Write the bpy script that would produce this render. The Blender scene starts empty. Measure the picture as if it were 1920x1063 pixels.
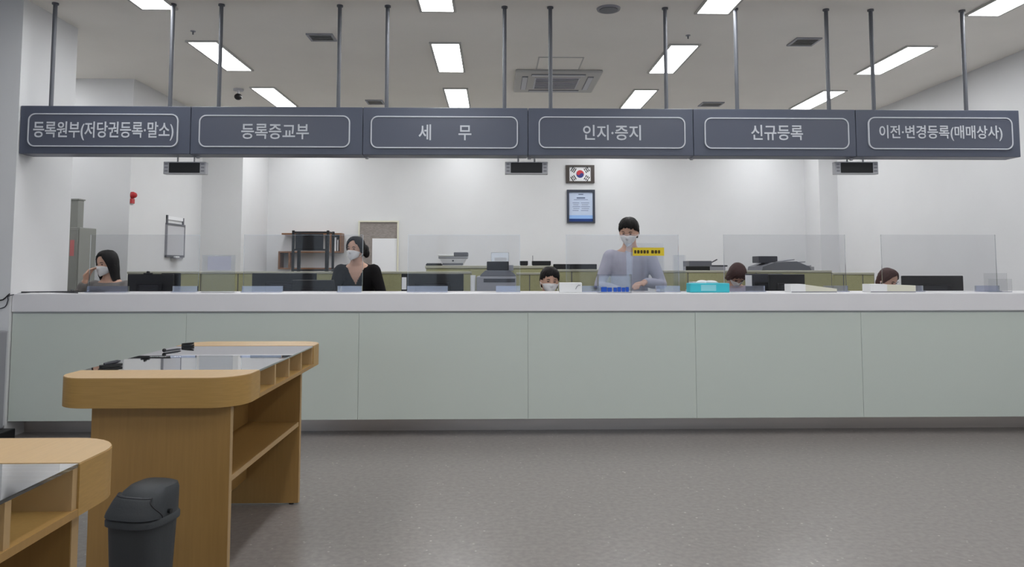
import bpy, bmesh, math, random
from mathutils import Vector, Matrix, Euler
R = math.radians
rnd = random.Random(7)
SC = bpy.context.scene
COL = SC.collection

# ------------------------------------------------------------------ camera
FPX, CX, CY, EYE = 1387.0, 960.0, 401.0, 1.2          # focal length and principal point in pixels of 1920x1063
PIT, YAW = math.atan(96 / FPX), math.atan(32 / FPX)
Fw = Vector((math.sin(YAW) * math.cos(PIT), math.cos(YAW) * math.cos(PIT), math.sin(PIT)))
Rt = Vector((math.cos(YAW), -math.sin(YAW), 0))
Up = Rt.cross(Fw)
cam_d = bpy.data.cameras.new('camera')
cam = bpy.data.objects.new('camera', cam_d)
COL.objects.link(cam)
cam_d.sensor_width = 36
cam_d.sensor_fit = 'HORIZONTAL'
cam_d.lens = 36 * FPX / 1920
cam_d.shift_y = -(531.5 - CY) / 1920
cam_d.clip_start = 0.05
M = Matrix((Rt, Up, -Fw)).transposed().to_4x4()
M.translation = (0, 0, EYE)
cam.matrix_world = M
SC.camera = cam

# ------------------------------------------------------------------ world, exposure, lamps' strength
world = bpy.data.worlds.new('sky')
SC.world = world
world.use_nodes = True
world.node_tree.nodes['Background'].inputs[0].default_value = (0.74, 0.84, 1.0, 1)
world.node_tree.nodes['Background'].inputs[1].default_value = 1.6
SC.view_settings.view_transform = 'Standard'
SC.view_settings.look = 'None'
SC.view_settings.exposure = 0.0
SC.view_settings.gamma = 1.0
SC.view_settings.use_curve_mapping = False
LAMP_OFFICE = 18.4
LAMP_HALL = 18.4
SC.cycles.max_bounces = 8
SC.cycles.transparent_max_bounces = 24
SC.cycles.sample_clamp_indirect = 6


def ray(x, y):
    return Fw * FPX + Rt * (x - CX) + Up * (CY - y)


def at(x, y, Y):                       # point of the photo at depth Y
    d = ray(x, y)
    return Vector((0, 0, EYE)) + d * (Y / d.y)


def atz(x, y, Z):                      # point of the photo at height Z
    d = ray(x, y)
    return Vector((0, 0, EYE)) + d * ((Z - EYE) / d.z)


def atx(x, y, X):                      # point of the photo on the plane of a side wall
    d = ray(x, y)
    return Vector((0, 0, EYE)) + d * (X / d.x)


# ------------------------------------------------------------------ materials
def lin(c):
    return tuple(((v / 255) / 12.92 if v / 255 <= .04045 else ((v / 255 + .055) / 1.055) ** 2.4) for v in c)


MATS = {}


def mat(name, rgb, rough=.5, spec=.5, metal=0, noise=None, bump=None, coat=0, emit=None):
    """rgb in sRGB 0-255. noise=(scale, amount, stretch), bump=(scale, strength)"""
    m = bpy.data.materials.new(name)
    m.use_nodes = True
    nt = m.node_tree
    b = nt.nodes['Principled BSDF']
    c = lin(rgb) + (1,)
    b.inputs['Base Color'].default_value = c
    b.inputs['Roughness'].default_value = rough
    b.inputs['Specular IOR Level'].default_value = spec
    b.inputs['Metallic'].default_value = metal
    b.inputs['Coat Weight'].default_value = coat
    tc = nt.nodes.new('ShaderNodeTexCoord')
    if noise:
        sc, am, st = noise
        mp = nt.nodes.new('ShaderNodeMapping')
        mp.inputs['Scale'].default_value = st
        nz = nt.nodes.new('ShaderNodeTexNoise')
        nz.inputs['Scale'].default_value = sc
        nz.inputs['Detail'].default_value = 5
        rp = nt.nodes.new('ShaderNodeValToRGB')
        rp.color_ramp.elements[0].position = .3
        rp.color_ramp.elements[1].position = .7
        rp.color_ramp.elements[0].color = tuple(v * (1 - am) for v in c[:3]) + (1,)
        rp.color_ramp.elements[1].color = tuple(min(1, v * (1 + am)) for v in c[:3]) + (1,)
        nt.links.new(tc.outputs['Object'], mp.inputs[0])
        nt.links.new(mp.outputs[0], nz.inputs['Vector'])
        nt.links.new(nz.outputs['Fac'], rp.inputs[0])
        nt.links.new(rp.outputs[0], b.inputs['Base Color'])
    if bump:
        nb = nt.nodes.new('ShaderNodeTexNoise')
        nb.inputs['Scale'].default_value = bump[0]
        bp = nt.nodes.new('ShaderNodeBump')
        bp.inputs['Strength'].default_value = bump[1]
        bp.inputs['Distance'].default_value = .01
        nt.links.new(tc.outputs['Object'], nb.inputs['Vector'])
        nt.links.new(nb.outputs['Fac'], bp.inputs['Height'])
        nt.links.new(bp.outputs[0], b.inputs['Normal'])
    if emit:
        b.inputs['Emission Color'].default_value = (.965, .985, 1, 1)
        b.inputs['Emission Strength'].default_value = emit
    MATS[name] = m
    return m


def clear_mat(name, tint, gloss=.06, rough=.03):
    m = bpy.data.materials.new(name)
    m.use_nodes = True
    nt = m.node_tree
    nt.nodes.remove(nt.nodes['Principled BSDF'])
    out = nt.nodes['Material Output']
    tr = nt.nodes.new('ShaderNodeBsdfTransparent')
    tr.inputs[0].default_value = tint + (1,)
    gl = nt.nodes.new('ShaderNodeBsdfGlossy')
    gl.inputs['Roughness'].default_value = rough
    gl.inputs[0].default_value = (.9, .9, .9, 1)
    fr = nt.nodes.new('ShaderNodeFresnel')
    fr.inputs[0].default_value = 1.45
    ad = nt.nodes.new('ShaderNodeMath')
    ad.operation = 'MULTIPLY'
    ad.inputs[1].default_value = gloss / .035
    mx = nt.nodes.new('ShaderNodeMixShader')
    nt.links.new(fr.outputs[0], ad.inputs[0])
    nt.links.new(ad.outputs[0], mx.inputs[0])
    nt.links.new(tr.outputs[0], mx.inputs[1])
    nt.links.new(gl.outputs[0], mx.inputs[2])
    nt.links.new(mx.outputs[0], out.inputs[0])
    MATS[name] = m
    return m


mat('wall', (220, 220, 221), .85, .2, noise=(3, .012, (1, 1, 1)), bump=(180, .03))
mat('wall_hall', (205, 206, 214), .85, .2, noise=(3, .012, (1, 1, 1)))
mat('ceiling', (240, 236, 229), .9, .1, noise=(2, .015, (1, 1, 1)), bump=(120, .05))
mat('sign', (84, 89, 104), .38, .45, noise=(2, .03, (1, 1, 1)))
mat('sign_plaque', (88, 92, 106), .34, .45)
mat('sign_line', (205, 208, 214), .45)
mat('steel', (96, 98, 104), .45, .45, metal=.15)
mat('lamp_frame', (190, 188, 184), .6)
mat('counter_top', (228, 226, 228), .4, .4, noise=(4, .012, (1, 1, 1)))
mat('counter_glass', (201, 208, 200), .3, .45)
mat('gap', (196, 198, 198), .6)
mat('kick', (196, 188, 182), .32, .5, metal=.6, noise=(3, .06, (.5, 1, 6)))
mat('wood', (160, 124, 72), .42, .4, noise=(7, .05, (14, 14, .8)))
mat('wood_end', (170, 134, 76), .42, .4, noise=(9, .07, (1, 3, 22)))
mat('wood_top', (190, 158, 112), .4, .45, noise=(8, .04, (14, 1, 1)))
mat('wood_edge', (176, 146, 104), .5, .3)
mat('bin', (58, 61, 64), .5, .35, bump=(160, .05))
mat('black', (26, 26, 28), .45, .4)
mat('black_soft', (34, 34, 37), .7, .2)
mat('charcoal', (60, 61, 68), .5, .4)
mat('grey', (150, 150, 156), .5, .4)
mat('grey_dark', (104, 105, 112), .5, .4)
mat('grey_light', (196, 196, 200), .5, .4)
mat('white', (232, 232, 232), .5, .3)
mat('cream', (222, 219, 202), .55, .3)
mat('paper', (236, 236, 238), .8, .1)
mat('paper_lilac', (226, 226, 238), .8, .1)
mat('olive', (172, 170, 132), .9, .1, noise=(90, .05, (1, 1, 1)))
mat('olive_frame', (182, 180, 164), .5, .3)
mat('cabinet_grey', (140, 141, 136), .5, .4, noise=(2, .03, (1, 1, 1)))
mat('red', (178, 40, 44), .4, .5)
mat('pink', (200, 120, 120), .6, .3)
mat('shelf_wood', (128, 92, 66), .55, .3, noise=(8, .12, (2, 1, 10)))
mat('cork', (150, 142, 138), .9, .1, noise=(26, .18, (1, 1, 3)))
mat('frame_dark', (66, 58, 54), .45, .4)
mat('frame_navy', (44, 50, 66), .4, .5)
mat('cert', (196, 208, 230), .6, .2, noise=(6, .05, (1, 1, 1)))
mat('cert_light', (150, 186, 236), .6, .2)
mat('cert_navy', (34, 62, 124), .5, .3)
mat('ink', (108, 118, 146), .7, .1)
mat('flag_red', (196, 50, 60), .6)
mat('flag_blue', (40, 50, 120), .6)
mat('flag_black', (40, 40, 42), .6)
mat('yellow', (222, 196, 40), .55)
mat('yellow_ink', (80, 66, 20), .7)
mat('blue_ink', (24, 84, 190), .6)
mat('teal', (60, 190, 205), .5)
mat('teal_light', (140, 214, 224), .5)
mat('skin', (210, 168, 146), .55, .3, noise=(14, .03, (1, 1, 1)))
mat('hair', (26, 23, 23), .6, .2, noise=(60, .25, (1, 1, .2)))
mat('hair_brown', (72, 50, 48), .6, .2, noise=(60, .2, (1, 1, .2)))
mat('mask', (232, 230, 230), .8, .1)
mat('eye', (24, 18, 16), .2, .5)
mat('shirt_grey', (178, 176, 190), .85, .1, noise=(40, .04, (1, 1, .3)))
mat('jacket_grey', (128, 124, 122), .85, .1, noise=(30, .06, (1, 1, 1)))
mat('shirt_black', (30, 28, 29), .85, .1)
mat('shirt_navy', (46, 46, 62), .85, .1)
mat('shirt_pink', (196, 176, 178), .85, .1)
mat('trousers', (48, 48, 54), .85, .1)
mat('lamp', (255, 255, 255), .6, emit=LAMP_OFFICE)
mat('lamp_hall', (255, 255, 255), .6, emit=LAMP_HALL)
clear_mat('acrylic', (.935, .938, .945), .014)
clear_mat('acrylic_edge', (.93, .94, .955), .12, .1)
clear_mat('acrylic_blue', (.80, .83, .95), .2, .15)
clear_mat('table_glass', (.86, .90, .88), .10, .02)
clear_mat('pane', (.96, .98, .98), .05)


def floor_mat():
    m = mat('floor', (142, 133, 129), .32, .45)
    nt = m.node_tree
    b = nt.nodes['Principled BSDF']
    tc = nt.nodes['Texture Coordinate']
    n1 = nt.nodes.new('ShaderNodeTexNoise')
    n1.inputs['Scale'].default_value = 38
    n1.inputs['Detail'].default_value = 6
    r1 = nt.nodes.new('ShaderNodeValToRGB')
    r1.color_ramp.elements[0].position = .35
    r1.color_ramp.elements[1].position = .66
    r1.color_ramp.elements[0].color = lin((127, 121, 118)) + (1,)
    r1.color_ramp.elements[1].color = lin((142, 136, 132)) + (1,)
    vo = nt.nodes.new('ShaderNodeTexVoronoi')
    vo.inputs['Scale'].default_value = 26
    r2 = nt.nodes.new('ShaderNodeValToRGB')
    r2.color_ramp.elements[0].position = .10
    r2.color_ramp.elements[1].position = .17
    r2.color_ramp.elements[0].color = (1, 1, 1, 1)
    r2.color_ramp.elements[1].color = (0, 0, 0, 1)
    wn = nt.nodes.new('ShaderNodeTexNoise')          # only some of the chips are pale
    wn.inputs['Scale'].default_value = 9
    r3 = nt.nodes.new('ShaderNodeValToRGB')
    r3.color_ramp.elements[0].position = .5
    r3.color_ramp.elements[1].position = .62
    mu = nt.nodes.new('ShaderNodeMath')
    mu.operation = 'MULTIPLY'
    mx = nt.nodes.new('ShaderNodeMixRGB')
    mx.inputs[2].default_value = lin((188, 182, 178)) + (1,)
    for n in (n1, vo, wn):
        nt.links.new(tc.outputs['Object'], n.inputs['Vector'])
    nt.links.new(n1.outputs['Fac'], r1.inputs[0])
    nt.links.new(vo.outputs['Distance'], r2.inputs[0])
    nt.links.new(wn.outputs['Fac'], r3.inputs[0])
    nt.links.new(r2.outputs[0], mu.inputs[0])
    nt.links.new(r3.outputs[0], mu.inputs[1])
    nt.links.new(mu.outputs[0], mx.inputs[0])
    nt.links.new(r1.outputs[0], mx.inputs[1])
    nt.links.new(mx.outputs[0], b.inputs['Base Color'])


floor_mat()


# ------------------------------------------------------------------ mesh helpers
class MB:
    def __init__(s):
        s.v, s.f = [], []

    def add(s, vs, fs):
        n = len(s.v)
        s.v += [tuple(v) for v in vs]
        s.f += [tuple(i + n for i in f) for f in fs]
        return s

    def box(s, x0, x1, y0, y1, z0, z1, bev=0, seg=2, mtx=None):
        bm = bmesh.new()
        bmesh.ops.create_cube(bm, size=1)
        for v in bm.verts:
            v.co = Vector(((x0 + x1) / 2 + v.co.x * (x1 - x0), (y0 + y1) / 2 + v.co.y * (y1 - y0), (z0 + z1) / 2 + v.co.z * (z1 - z0)))
        if bev:
            bmesh.ops.bevel(bm, geom=bm.edges[:], offset=bev, segments=seg, profile=.5, affect='EDGES')
        bm.verts.index_update()
        vs = [(mtx @ v.co) if mtx else v.co.copy() for v in bm.verts]
        s.add(vs, [[v.index for v in f.verts] for f in bm.faces])
        bm.free()
        return s

    def loft(s, rings, cap=True):
        n = len(rings[0])
        vs = [p for r in rings for p in r]
        fs = []
        for i in range(len(rings) - 1):
            for j in range(n):
                k = (j + 1) % n
                fs.append((i * n + j, i * n + k, (i + 1) * n + k, (i + 1) * n + j))
        if cap:
            fs.append(tuple(range(n))[::-1])
            fs.append(tuple(range((len(rings) - 1) * n, len(rings) * n)))
        return s.add(vs, fs)

    def prism(s, pts, z0, z1, axis='z'):
        def P(p, h):
            return (p[0], p[1], h) if axis == 'z' else ((p[0], h, p[1]) if axis == 'y' else (h, p[0], p[1]))
        return s.loft([[P(p, z0) for p in pts], [P(p, z1) for p in pts]])

    def tube(s, pts, rad, n=10, cap=True):
        pts = [Vector(p) for p in pts]
        if not isinstance(rad, (list, tuple)):
            rad = [rad] * len(pts)
        rings, prev = [], None
        for i, p in enumerate(pts):
            d = (pts[min(i + 1, len(pts) - 1)] - pts[max(i - 1, 0)]).normalized()
            if prev is None:
                a = d.orthogonal().normalized()
            else:
                a = (prev - d * prev.dot(d))
                a = a.normalized() if a.length > 1e-5 else d.orthogonal().normalized()
            prev = a
            b = d.cross(a)
            rings.append([p + (a * math.cos(t) + b * math.sin(t)) * rad[i] for t in [2 * math.pi * k / n for k in range(n)]])
        return s.loft(rings, cap)

    def cap_tube(s, pts, rad, n=12):        # tube with rounded ends
        pts = [Vector(p) for p in pts]
        if not isinstance(rad, (list, tuple)):
            rad = [rad] * len(pts)
        d0, d1 = (pts[0] - pts[1]).normalized(), (pts[-1] - pts[-2]).normalized()
        a = [pts[0] + d0 * rad[0] * .9, pts[0] + d0 * rad[0] * .6]
        b = [pts[-1] + d1 * rad[-1] * .6, pts[-1] + d1 * rad[-1] * .9]
        return s.tube(a + pts + b, [rad[0] * .35, rad[0] * .8] + list(rad) + [rad[-1] * .8, rad[-1] * .35], n)

    def cyl(s, c, r, z0, z1, n=24, axis='z', r1=None):
        r1 = r if r1 is None else r1
        e = {'z': lambda u, v, h: (c[0] + u, c[1] + v, h), 'y': lambda u, v, h: (c[0] + u, h, c[1] + v), 'x': lambda u, v, h: (h, c[0] + u, c[1] + v)}[axis]
        A = [2 * math.pi * k / n for k in range(n)]
        return s.loft([[e(r * math.cos(t), r * math.sin(t), z0) for t in A], [e(r1 * math.cos(t), r1 * math.sin(t), z1) for t in A]])

    def ball(s, c, r, nu=16, nv=10, mtx=None):
        r = (r, r, r) if not isinstance(r, (tuple, list)) else r
        rings = []
        for i in range(nv + 1):
            ph = math.pi * (i + .02) / (nv + .04)
            rings.append([Vector((r[0] * math.sin(ph) * math.cos(2 * math.pi * k / nu), r[1] * math.sin(ph) * math.sin(2 * math.pi * k / nu), -r[2] * math.cos(ph))) for k in range(nu)])
        if mtx is not None:
            rings = [[mtx @ p for p in q] for q in rings]
        c = Vector(c)
        return s.loft([[p + c for p in q] for q in rings])

    def mesh(s, name):
        me = bpy.data.meshes.new(name)
        me.from_pydata(s.v, [], s.f)
        bm = bmesh.new()
        bm.from_mesh(me)
        bmesh.ops.recalc_face_normals(bm, faces=bm.faces[:])
        bm.to_mesh(me)
        bm.free()
        return me

    def build(s, name, m, parent=None, smooth=False, label=None):
        return link(name, s.mesh(name), m, parent, smooth, label)


def link(name, me, m, parent=None, smooth=False, label=None):
    if m and not me.materials:
        me.materials.append(MATS[m])
    o = bpy.data.objects.new(name, me)
    COL.objects.link(o)
    o.parent = parent
    if smooth:
        for p in me.polygons:
            p.use_smooth = True
        if smooth != 'all':
            me.set_sharp_from_angle(angle=R(35))
    if label:
        o['label'] = label
    return o


def tag(o, label, cat, group=None):
    o['label'] = label
    o['category'] = cat
    if group:
        o['group'] = group
    return o


def thing(name, label, cat, loc=(0, 0, 0), rotz=0, group=None):
    o = bpy.data.objects.new(name, None)
    o.empty_display_size = .1
    COL.objects.link(o)
    o.location = loc
    o.rotation_euler = (0, 0, rotz)
    return tag(o, label, cat, group)


def dup(root, loc, rotz=None, label=None):
    r = root.copy()
    COL.objects.link(r)
    r.location = loc
    if rotz is not None:
        r.rotation_euler = (0, 0, rotz)
    if label:
        r['label'] = label
    for ch in list(root.children):
        c = ch.copy()
        COL.objects.link(c)
        c.parent = r
        for g in list(ch.children):
            d = g.copy()
            COL.objects.link(d)
            d.parent = c
    return r


def B(*a, **k):
    return MB().box(*a, **k)


def struct(name, mb, m, smooth=False):
    o = mb.build(name, m, None, smooth)
    o['kind'] = 'structure'
    return o


def rrect(w, h, r, n=6, cx=0, cy=0):
    pts = []
    for (sx, sy, a0) in ((1, 1, 0), (-1, 1, 90), (-1, -1, 180), (1, -1, 270)):
        for k in range(n + 1):
            a = R(a0 + 90 * k / n)
            pts.append((cx + sx * (w / 2 - r) + r * math.cos(a), cy + sy * (h / 2 - r) + r * math.sin(a)))
    return pts


def ring_prism(outer, inner, y0, y1):
    """flat ring between two outlines of equal length in the XZ plane"""
    mb = MB()
    n = len(outer)
    vs = [(p[0], y0, p[1]) for p in outer] + [(p[0], y0, p[1]) for p in inner] + [(p[0], y1, p[1]) for p in outer] + [(p[0], y1, p[1]) for p in inner]
    fs = []
    for j in range(n):
        k = (j + 1) % n
        fs += [(j, k, n + k, n + j), (2 * n + j, 3 * n + j, 3 * n + k, 2 * n + k), (j, 2 * n + j, 2 * n + k, k), (n + j, n + k, 3 * n + k, 3 * n + j)]
    return mb.add(vs, fs)


def text_mesh(body, x0, x1, z0, z1, y, depth=.004, bold=.012):
    c = bpy.data.curves.new('lettering', 'FONT')
    c.body = body
    c.offset = bold
    c.extrude = depth / 2
    c.resolution_u = 3
    o = bpy.data.objects.new('lettering', c)
    COL.objects.link(o)
    bpy.context.view_layer.update()
    me = bpy.data.meshes.new_from_object(o.evaluated_get(bpy.context.evaluated_depsgraph_get()))
    bpy.data.objects.remove(o)
    xs = [v.co.x for v in me.vertices]
    ys = [v.co.y for v in me.vertices]
    ax, bx, ay, by = min(xs), max(xs), min(ys), max(ys)
    for v in me.vertices:
        v.co = Vector((x0 + (v.co.x - ax) / (bx - ax) * (x1 - x0), y - v.co.z, z0 + (v.co.y - ay) / (by - ay) * (z1 - z0)))
    return me


# ------------------------------------------------------------------ the setting
CEIL = 3.115
XR = 4.71            # right wall
YB = 10.5            # back wall of the office
YC = 5.29             # front of the counter
XP = -3.385          # right face of the pillar
YREAR = -5.0

struct('floor', B(-7, XR, YREAR, YB, -.1, 0), 'floor')
struct('ceiling', B(-7, XR, YREAR, YB, CEIL, CEIL + .12), 'ceiling')
struct('wall_right', B(XR, XR + .15, YREAR, YB, 0, CEIL), 'wall')
struct('wall_back', B(-3.87, XR, YB, YB + .15, 0, CEIL), 'wall')
# pillar whose right face bounds the counter, and the hall wall it belongs to
struct('wall_pillar', B(-5.2, XP, 5.275, 5.965, 0, CEIL), 'wall')
struct('wall_hall_left', B(-7, -5.2, 5.275, 5.425, 0, CEIL), 'wall')
struct('wall_left', B(-7.15, -7, YREAR, 5.425, 0, CEIL), 'wall_hall')
struct('wall_alcove_side', B(-5.35, -5.2, 5.965, 7.595, 0, CEIL), 'wall')
struct('wall_alcove_back', B(-5.35, -3.72, 7.595, 7.745, 0, CEIL), 'wall')
struct('wall_office_left', B(-3.87, -3.72, 7.745, YB, 0, CEIL), 'wall')
struct('wall_column_left', B(-3.72, -3.21, 9.43, YB, 0, CEIL), 'wall')
struct('wall_column_right', B(4.455, XR, 10.02, YB, 0, CEIL), 'wall')
# hall wall behind the photographer, with three windows
mb = MB()
wins = [(-6.9, -4.1), (-4.0, -1.2), (-1.1, 1.7), (1.8, 4.6)]
mb.box(-7, XR, YREAR - .15, YREAR, 0, .3)
mb.box(-7, XR, YREAR - .15, YREAR, 2.8, CEIL)
xs = [-7] + [v for w in wins for v in w] + [XR]
for i in range(0, len(xs), 2):
    mb.box(xs[i], xs[i + 1], YREAR - .15, YREAR, .3, 2.8)
struct('wall_rear', mb, 'wall_hall')
for i, (a, b) in enumerate(wins):
    fr = ring_prism([(a, .3), (b, .3), (b, 2.8), (a, 2.8)], [(a + .06, .36), (b - .06, .36), (b - .06, 2.74), (a + .06, 2.74)], YREAR - .1, YREAR - .04)
    fr.box((a + b) / 2 - .03, (a + b) / 2 + .03, YREAR - .1, YREAR - .04, .36, 2.74)
    w = struct('window_%d' % (i + 1), fr, 'white')
    for q in (0, 1):
        x0 = a + .06 if q == 0 else (a + b) / 2 + .03
        x1 = (a + b) / 2 - .03 if q == 0 else b - .06
        B(x0, x1, YREAR - .075, YREAR - .065, .36, 2.74).build('pane', 'pane', w)

# ------------------------------------------------------------------ ceiling lamps
LX = [-2.51, -.432, 1.648, 3.73]
ROWS = [(-.45, 0), (1.2, 0), (2.86, 0), (4.535, 0), (6.28, 1), (7.935, 1), (9.22, 1)]
coln = ['leftmost column', 'second column from the left', 'third column from the left', 'rightmost column']
rown = {-.45: 'behind the camera', 1.2: 'nearest the camera', 2.86: 'above the oak tables', 4.535: 'cut by the top edge', 6.28: 'in the row behind the hanger rods', 7.935: 'just above the signs', 9.22: 'close to the back wall'}


def lamp(x, y0, kind, lab):
    t = thing('ceiling_lamp', lab, 'ceiling lamp', (x, y0, CEIL), 0, 'recessed ceiling lamps')
    w, L = .235, .92
    fr = MB()
    for a in ((-w / 2 - .02, -w / 2, -.02, L + .02), (w / 2, w / 2 + .02, -.02, L + .02), (-w / 2, w / 2, -.02, 0), (-w / 2, w / 2, L, L + .02)):
        fr.box(*a, -.014, 0)
    fr.build('frame', 'lamp_frame', t)
    B(-w / 2, w / 2, 0, L, -.008, -.002).build('diffuser', 'lamp' if kind else 'lamp_hall', t)
    return t


for (y0, kind) in ROWS:
    for i, x in enumerate(LX):
        c = coln[i]
        lamp(x, y0, kind, 'bright oblong ceiling lamp, %s, %s' % (c, rown[y0]))
lamp(LX[0] - 2.08, 6.28, 1, 'bright oblong ceiling lamp in the alcove behind the pillar')

# ------------------------------------------------------------------ sign boards on hanger rods
YS, ST = 5.29, .165
edges = [-3.383, -2.179, -.952, .238, 1.440, 2.635, 3.853]
rods = [(100, 322), (413, 636), (726, 946), (1032, 1248), (1380, 1551), (1635, 1807)]
frames = [(52, 214, 336, 275), (373, 217, 657, 276), (695, 219, 971, 278), (1010, 220, 1284, 278), (1321, 222, 1590, 279), (1628, 221, 1896, 280)]
texts = ['등록원부(저당권등록·말소)', '등록증교부', '세      무', '인지·증지', '신규등록', '이전·변경등록(매매상사)']
tpx = [(63, 229, 327, 263), (453, 233, 580, 261), (785, 234, 884, 263), (1093, 235, 1201, 263), (1408, 235, 1504, 263), (1648, 236, 1877, 264)]
where = ['at the left end of the row', 'second from the left', 'third from the left, above the copier', 'above the framed flag', 'second from the right', 'at the right end of the row']
for i in range(6):
    x0, x1 = edges[i], edges[i + 1]
    cx = (x0 + x1) / 2
    t = thing('hanging_sign', 'slate blue hanging sign reading %s, %s' % (texts[i].replace('      ', ' '), where[i]), 'sign', (cx, YS, 1.99), 0, 'slate service signs over the counter')
    hw = (x1 - x0) / 2 - .0015
    B(-hw, hw, 0, ST, 0, .345, bev=.004).build('sign_box', 'sign', t)
    a, b = at(frames[i][0], frames[i][3], YS), at(frames[i][2], frames[i][1], YS)
    w, h = b.x - a.x, b.z - a.z
    fx, fz = (a.x + b.x) / 2 - cx, (a.z + b.z) / 2 - 1.99
    MB().prism(rrect(w - .012, h - .012, .045, 6, fx, fz), -.008, .002, 'y').build('plaque', 'sign_plaque', t)
    ring_prism(rrect(w, h, .05, 6, fx, fz), rrect(w - .016, h - .016, .043, 6, fx, fz), -.012, .001).build('border', 'sign_line', t)
    a, b = at(tpx[i][0], tpx[i][3], YS), at(tpx[i][2], tpx[i][1], YS)
    me = text_mesh(texts[i], a.x - cx, b.x - cx, a.z - 1.99, b.z - 1.99, -.009)
    link('lettering', me, 'sign_line', t, label='white raised lettering')
    for px in rods[i]:
        rx = at(px, 100, YS + .085).x - cx
        ro = MB().cyl((rx, .085), .0145, .34, CEIL - 1.99, 12).build('hanger_rod', 'steel', t, True)
        MB().cyl((rx, .085), .023, CEIL - 1.99 - .012, CEIL - 1.99, 16).build('ceiling_flange', 'steel', ro, True)
    for ex in ([-hw + .012] if i else []):
        MB().cyl((ex, ST - .05), .012, -.014, .003, 12).build('joint_bolt', 'grey_light', t)

# number displays below the signs
for i, px in enumerate((348, 987, 1604)):
    a, b = at(px - 40, 327, 5.42), at(px + 40, 304, 5.42)
    cx, z0 = (a.x + b.x) / 2, a.z
    w, h = b.x - a.x, b.z - a.z
    t = thing('number_display', 'blank black counter number display under the %s' % ('leftmost pair of signs', 'signs beside the framed flag', 'rightmost pair of signs')[i], 'display', (cx, 5.40, z0), 0, 'queue number displays')
    B(-w / 2, w / 2, .0, .05, 0, h, bev=.004).build('housing', 'grey_light', t)
    B(-w / 2 + .042, w / 2 - .042, -.006, .01, .01, h - .008, bev=.003).build('screen', 'black', t)
    for s in (-1, 1):
        e = MB()
        for k in range(3):
            e.box(s * (w / 2 - .022) - .011, s * (w / 2 - .022) + .011, -.004, .002, .018 + k * .025, .030 + k * .025)
        e.build('speaker_slot', 'grey', t)
    for s in (-1, 1):
        MB().cyl((s * .06, .025), .006, h, 1.9895 - z0, 8).build('bracket', 'grey_light', t)

# ------------------------------------------------------------------ service counter
XL = XP + .002
CR = XR - .002
t = thing('service_counter', 'long service counter with white top and pale green glass front', 'counter', (0, YC, 0))
B(XL, CR, 0, .45, .872, 1.0, bev=.006).build('worktop', 'counter_top', t)
B(XL, CR, .022, .40, .12, .872).build('carcass', 'gap', t)
js = [XL + .004, -2.171, -.961, .2355, 1.433, 2.6315, 3.832, CR]
for a, b in zip(js, js[1:]):
    B(a + .0008, b - .0008, .010, .021, .118, .860, bev=.0008, seg=1).build('glass_panel', 'counter_glass', t)
B(XL, CR, .205, .40, 0, .12).build('kick_plate', 'kick', t)

# ------------------------------------------------------------------ writing tables
TH = .785


def top_outline(w, l, r, near):
    """end piece of the table top: rounded on the two outer corners"""
    pts = []
    if near:
        for k in range(9):
            a = R(180 + 90 * k / 8)
            pts.append((r + r * math.cos(a), r + r * math.sin(a)))
        for k in range(9):
            a = R(270 + 90 * k / 8)
            pts.append((w - r + r * math.cos(a), r + r * math.sin(a)))
        pts += [(w, l), (0, l)]
    else:
        pts += [(0, 0), (w, 0)]
        for k in range(9):
            a = R(90 * k / 8)
            pts.append((w - r + r * math.cos(a), l - r + r * math.sin(a)))
        for k in range(9):
            a = R(90 + 90 * k / 8)
            pts.append((r + r * math.cos(a), l - r + r * math.sin(a)))
    return pts


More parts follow.
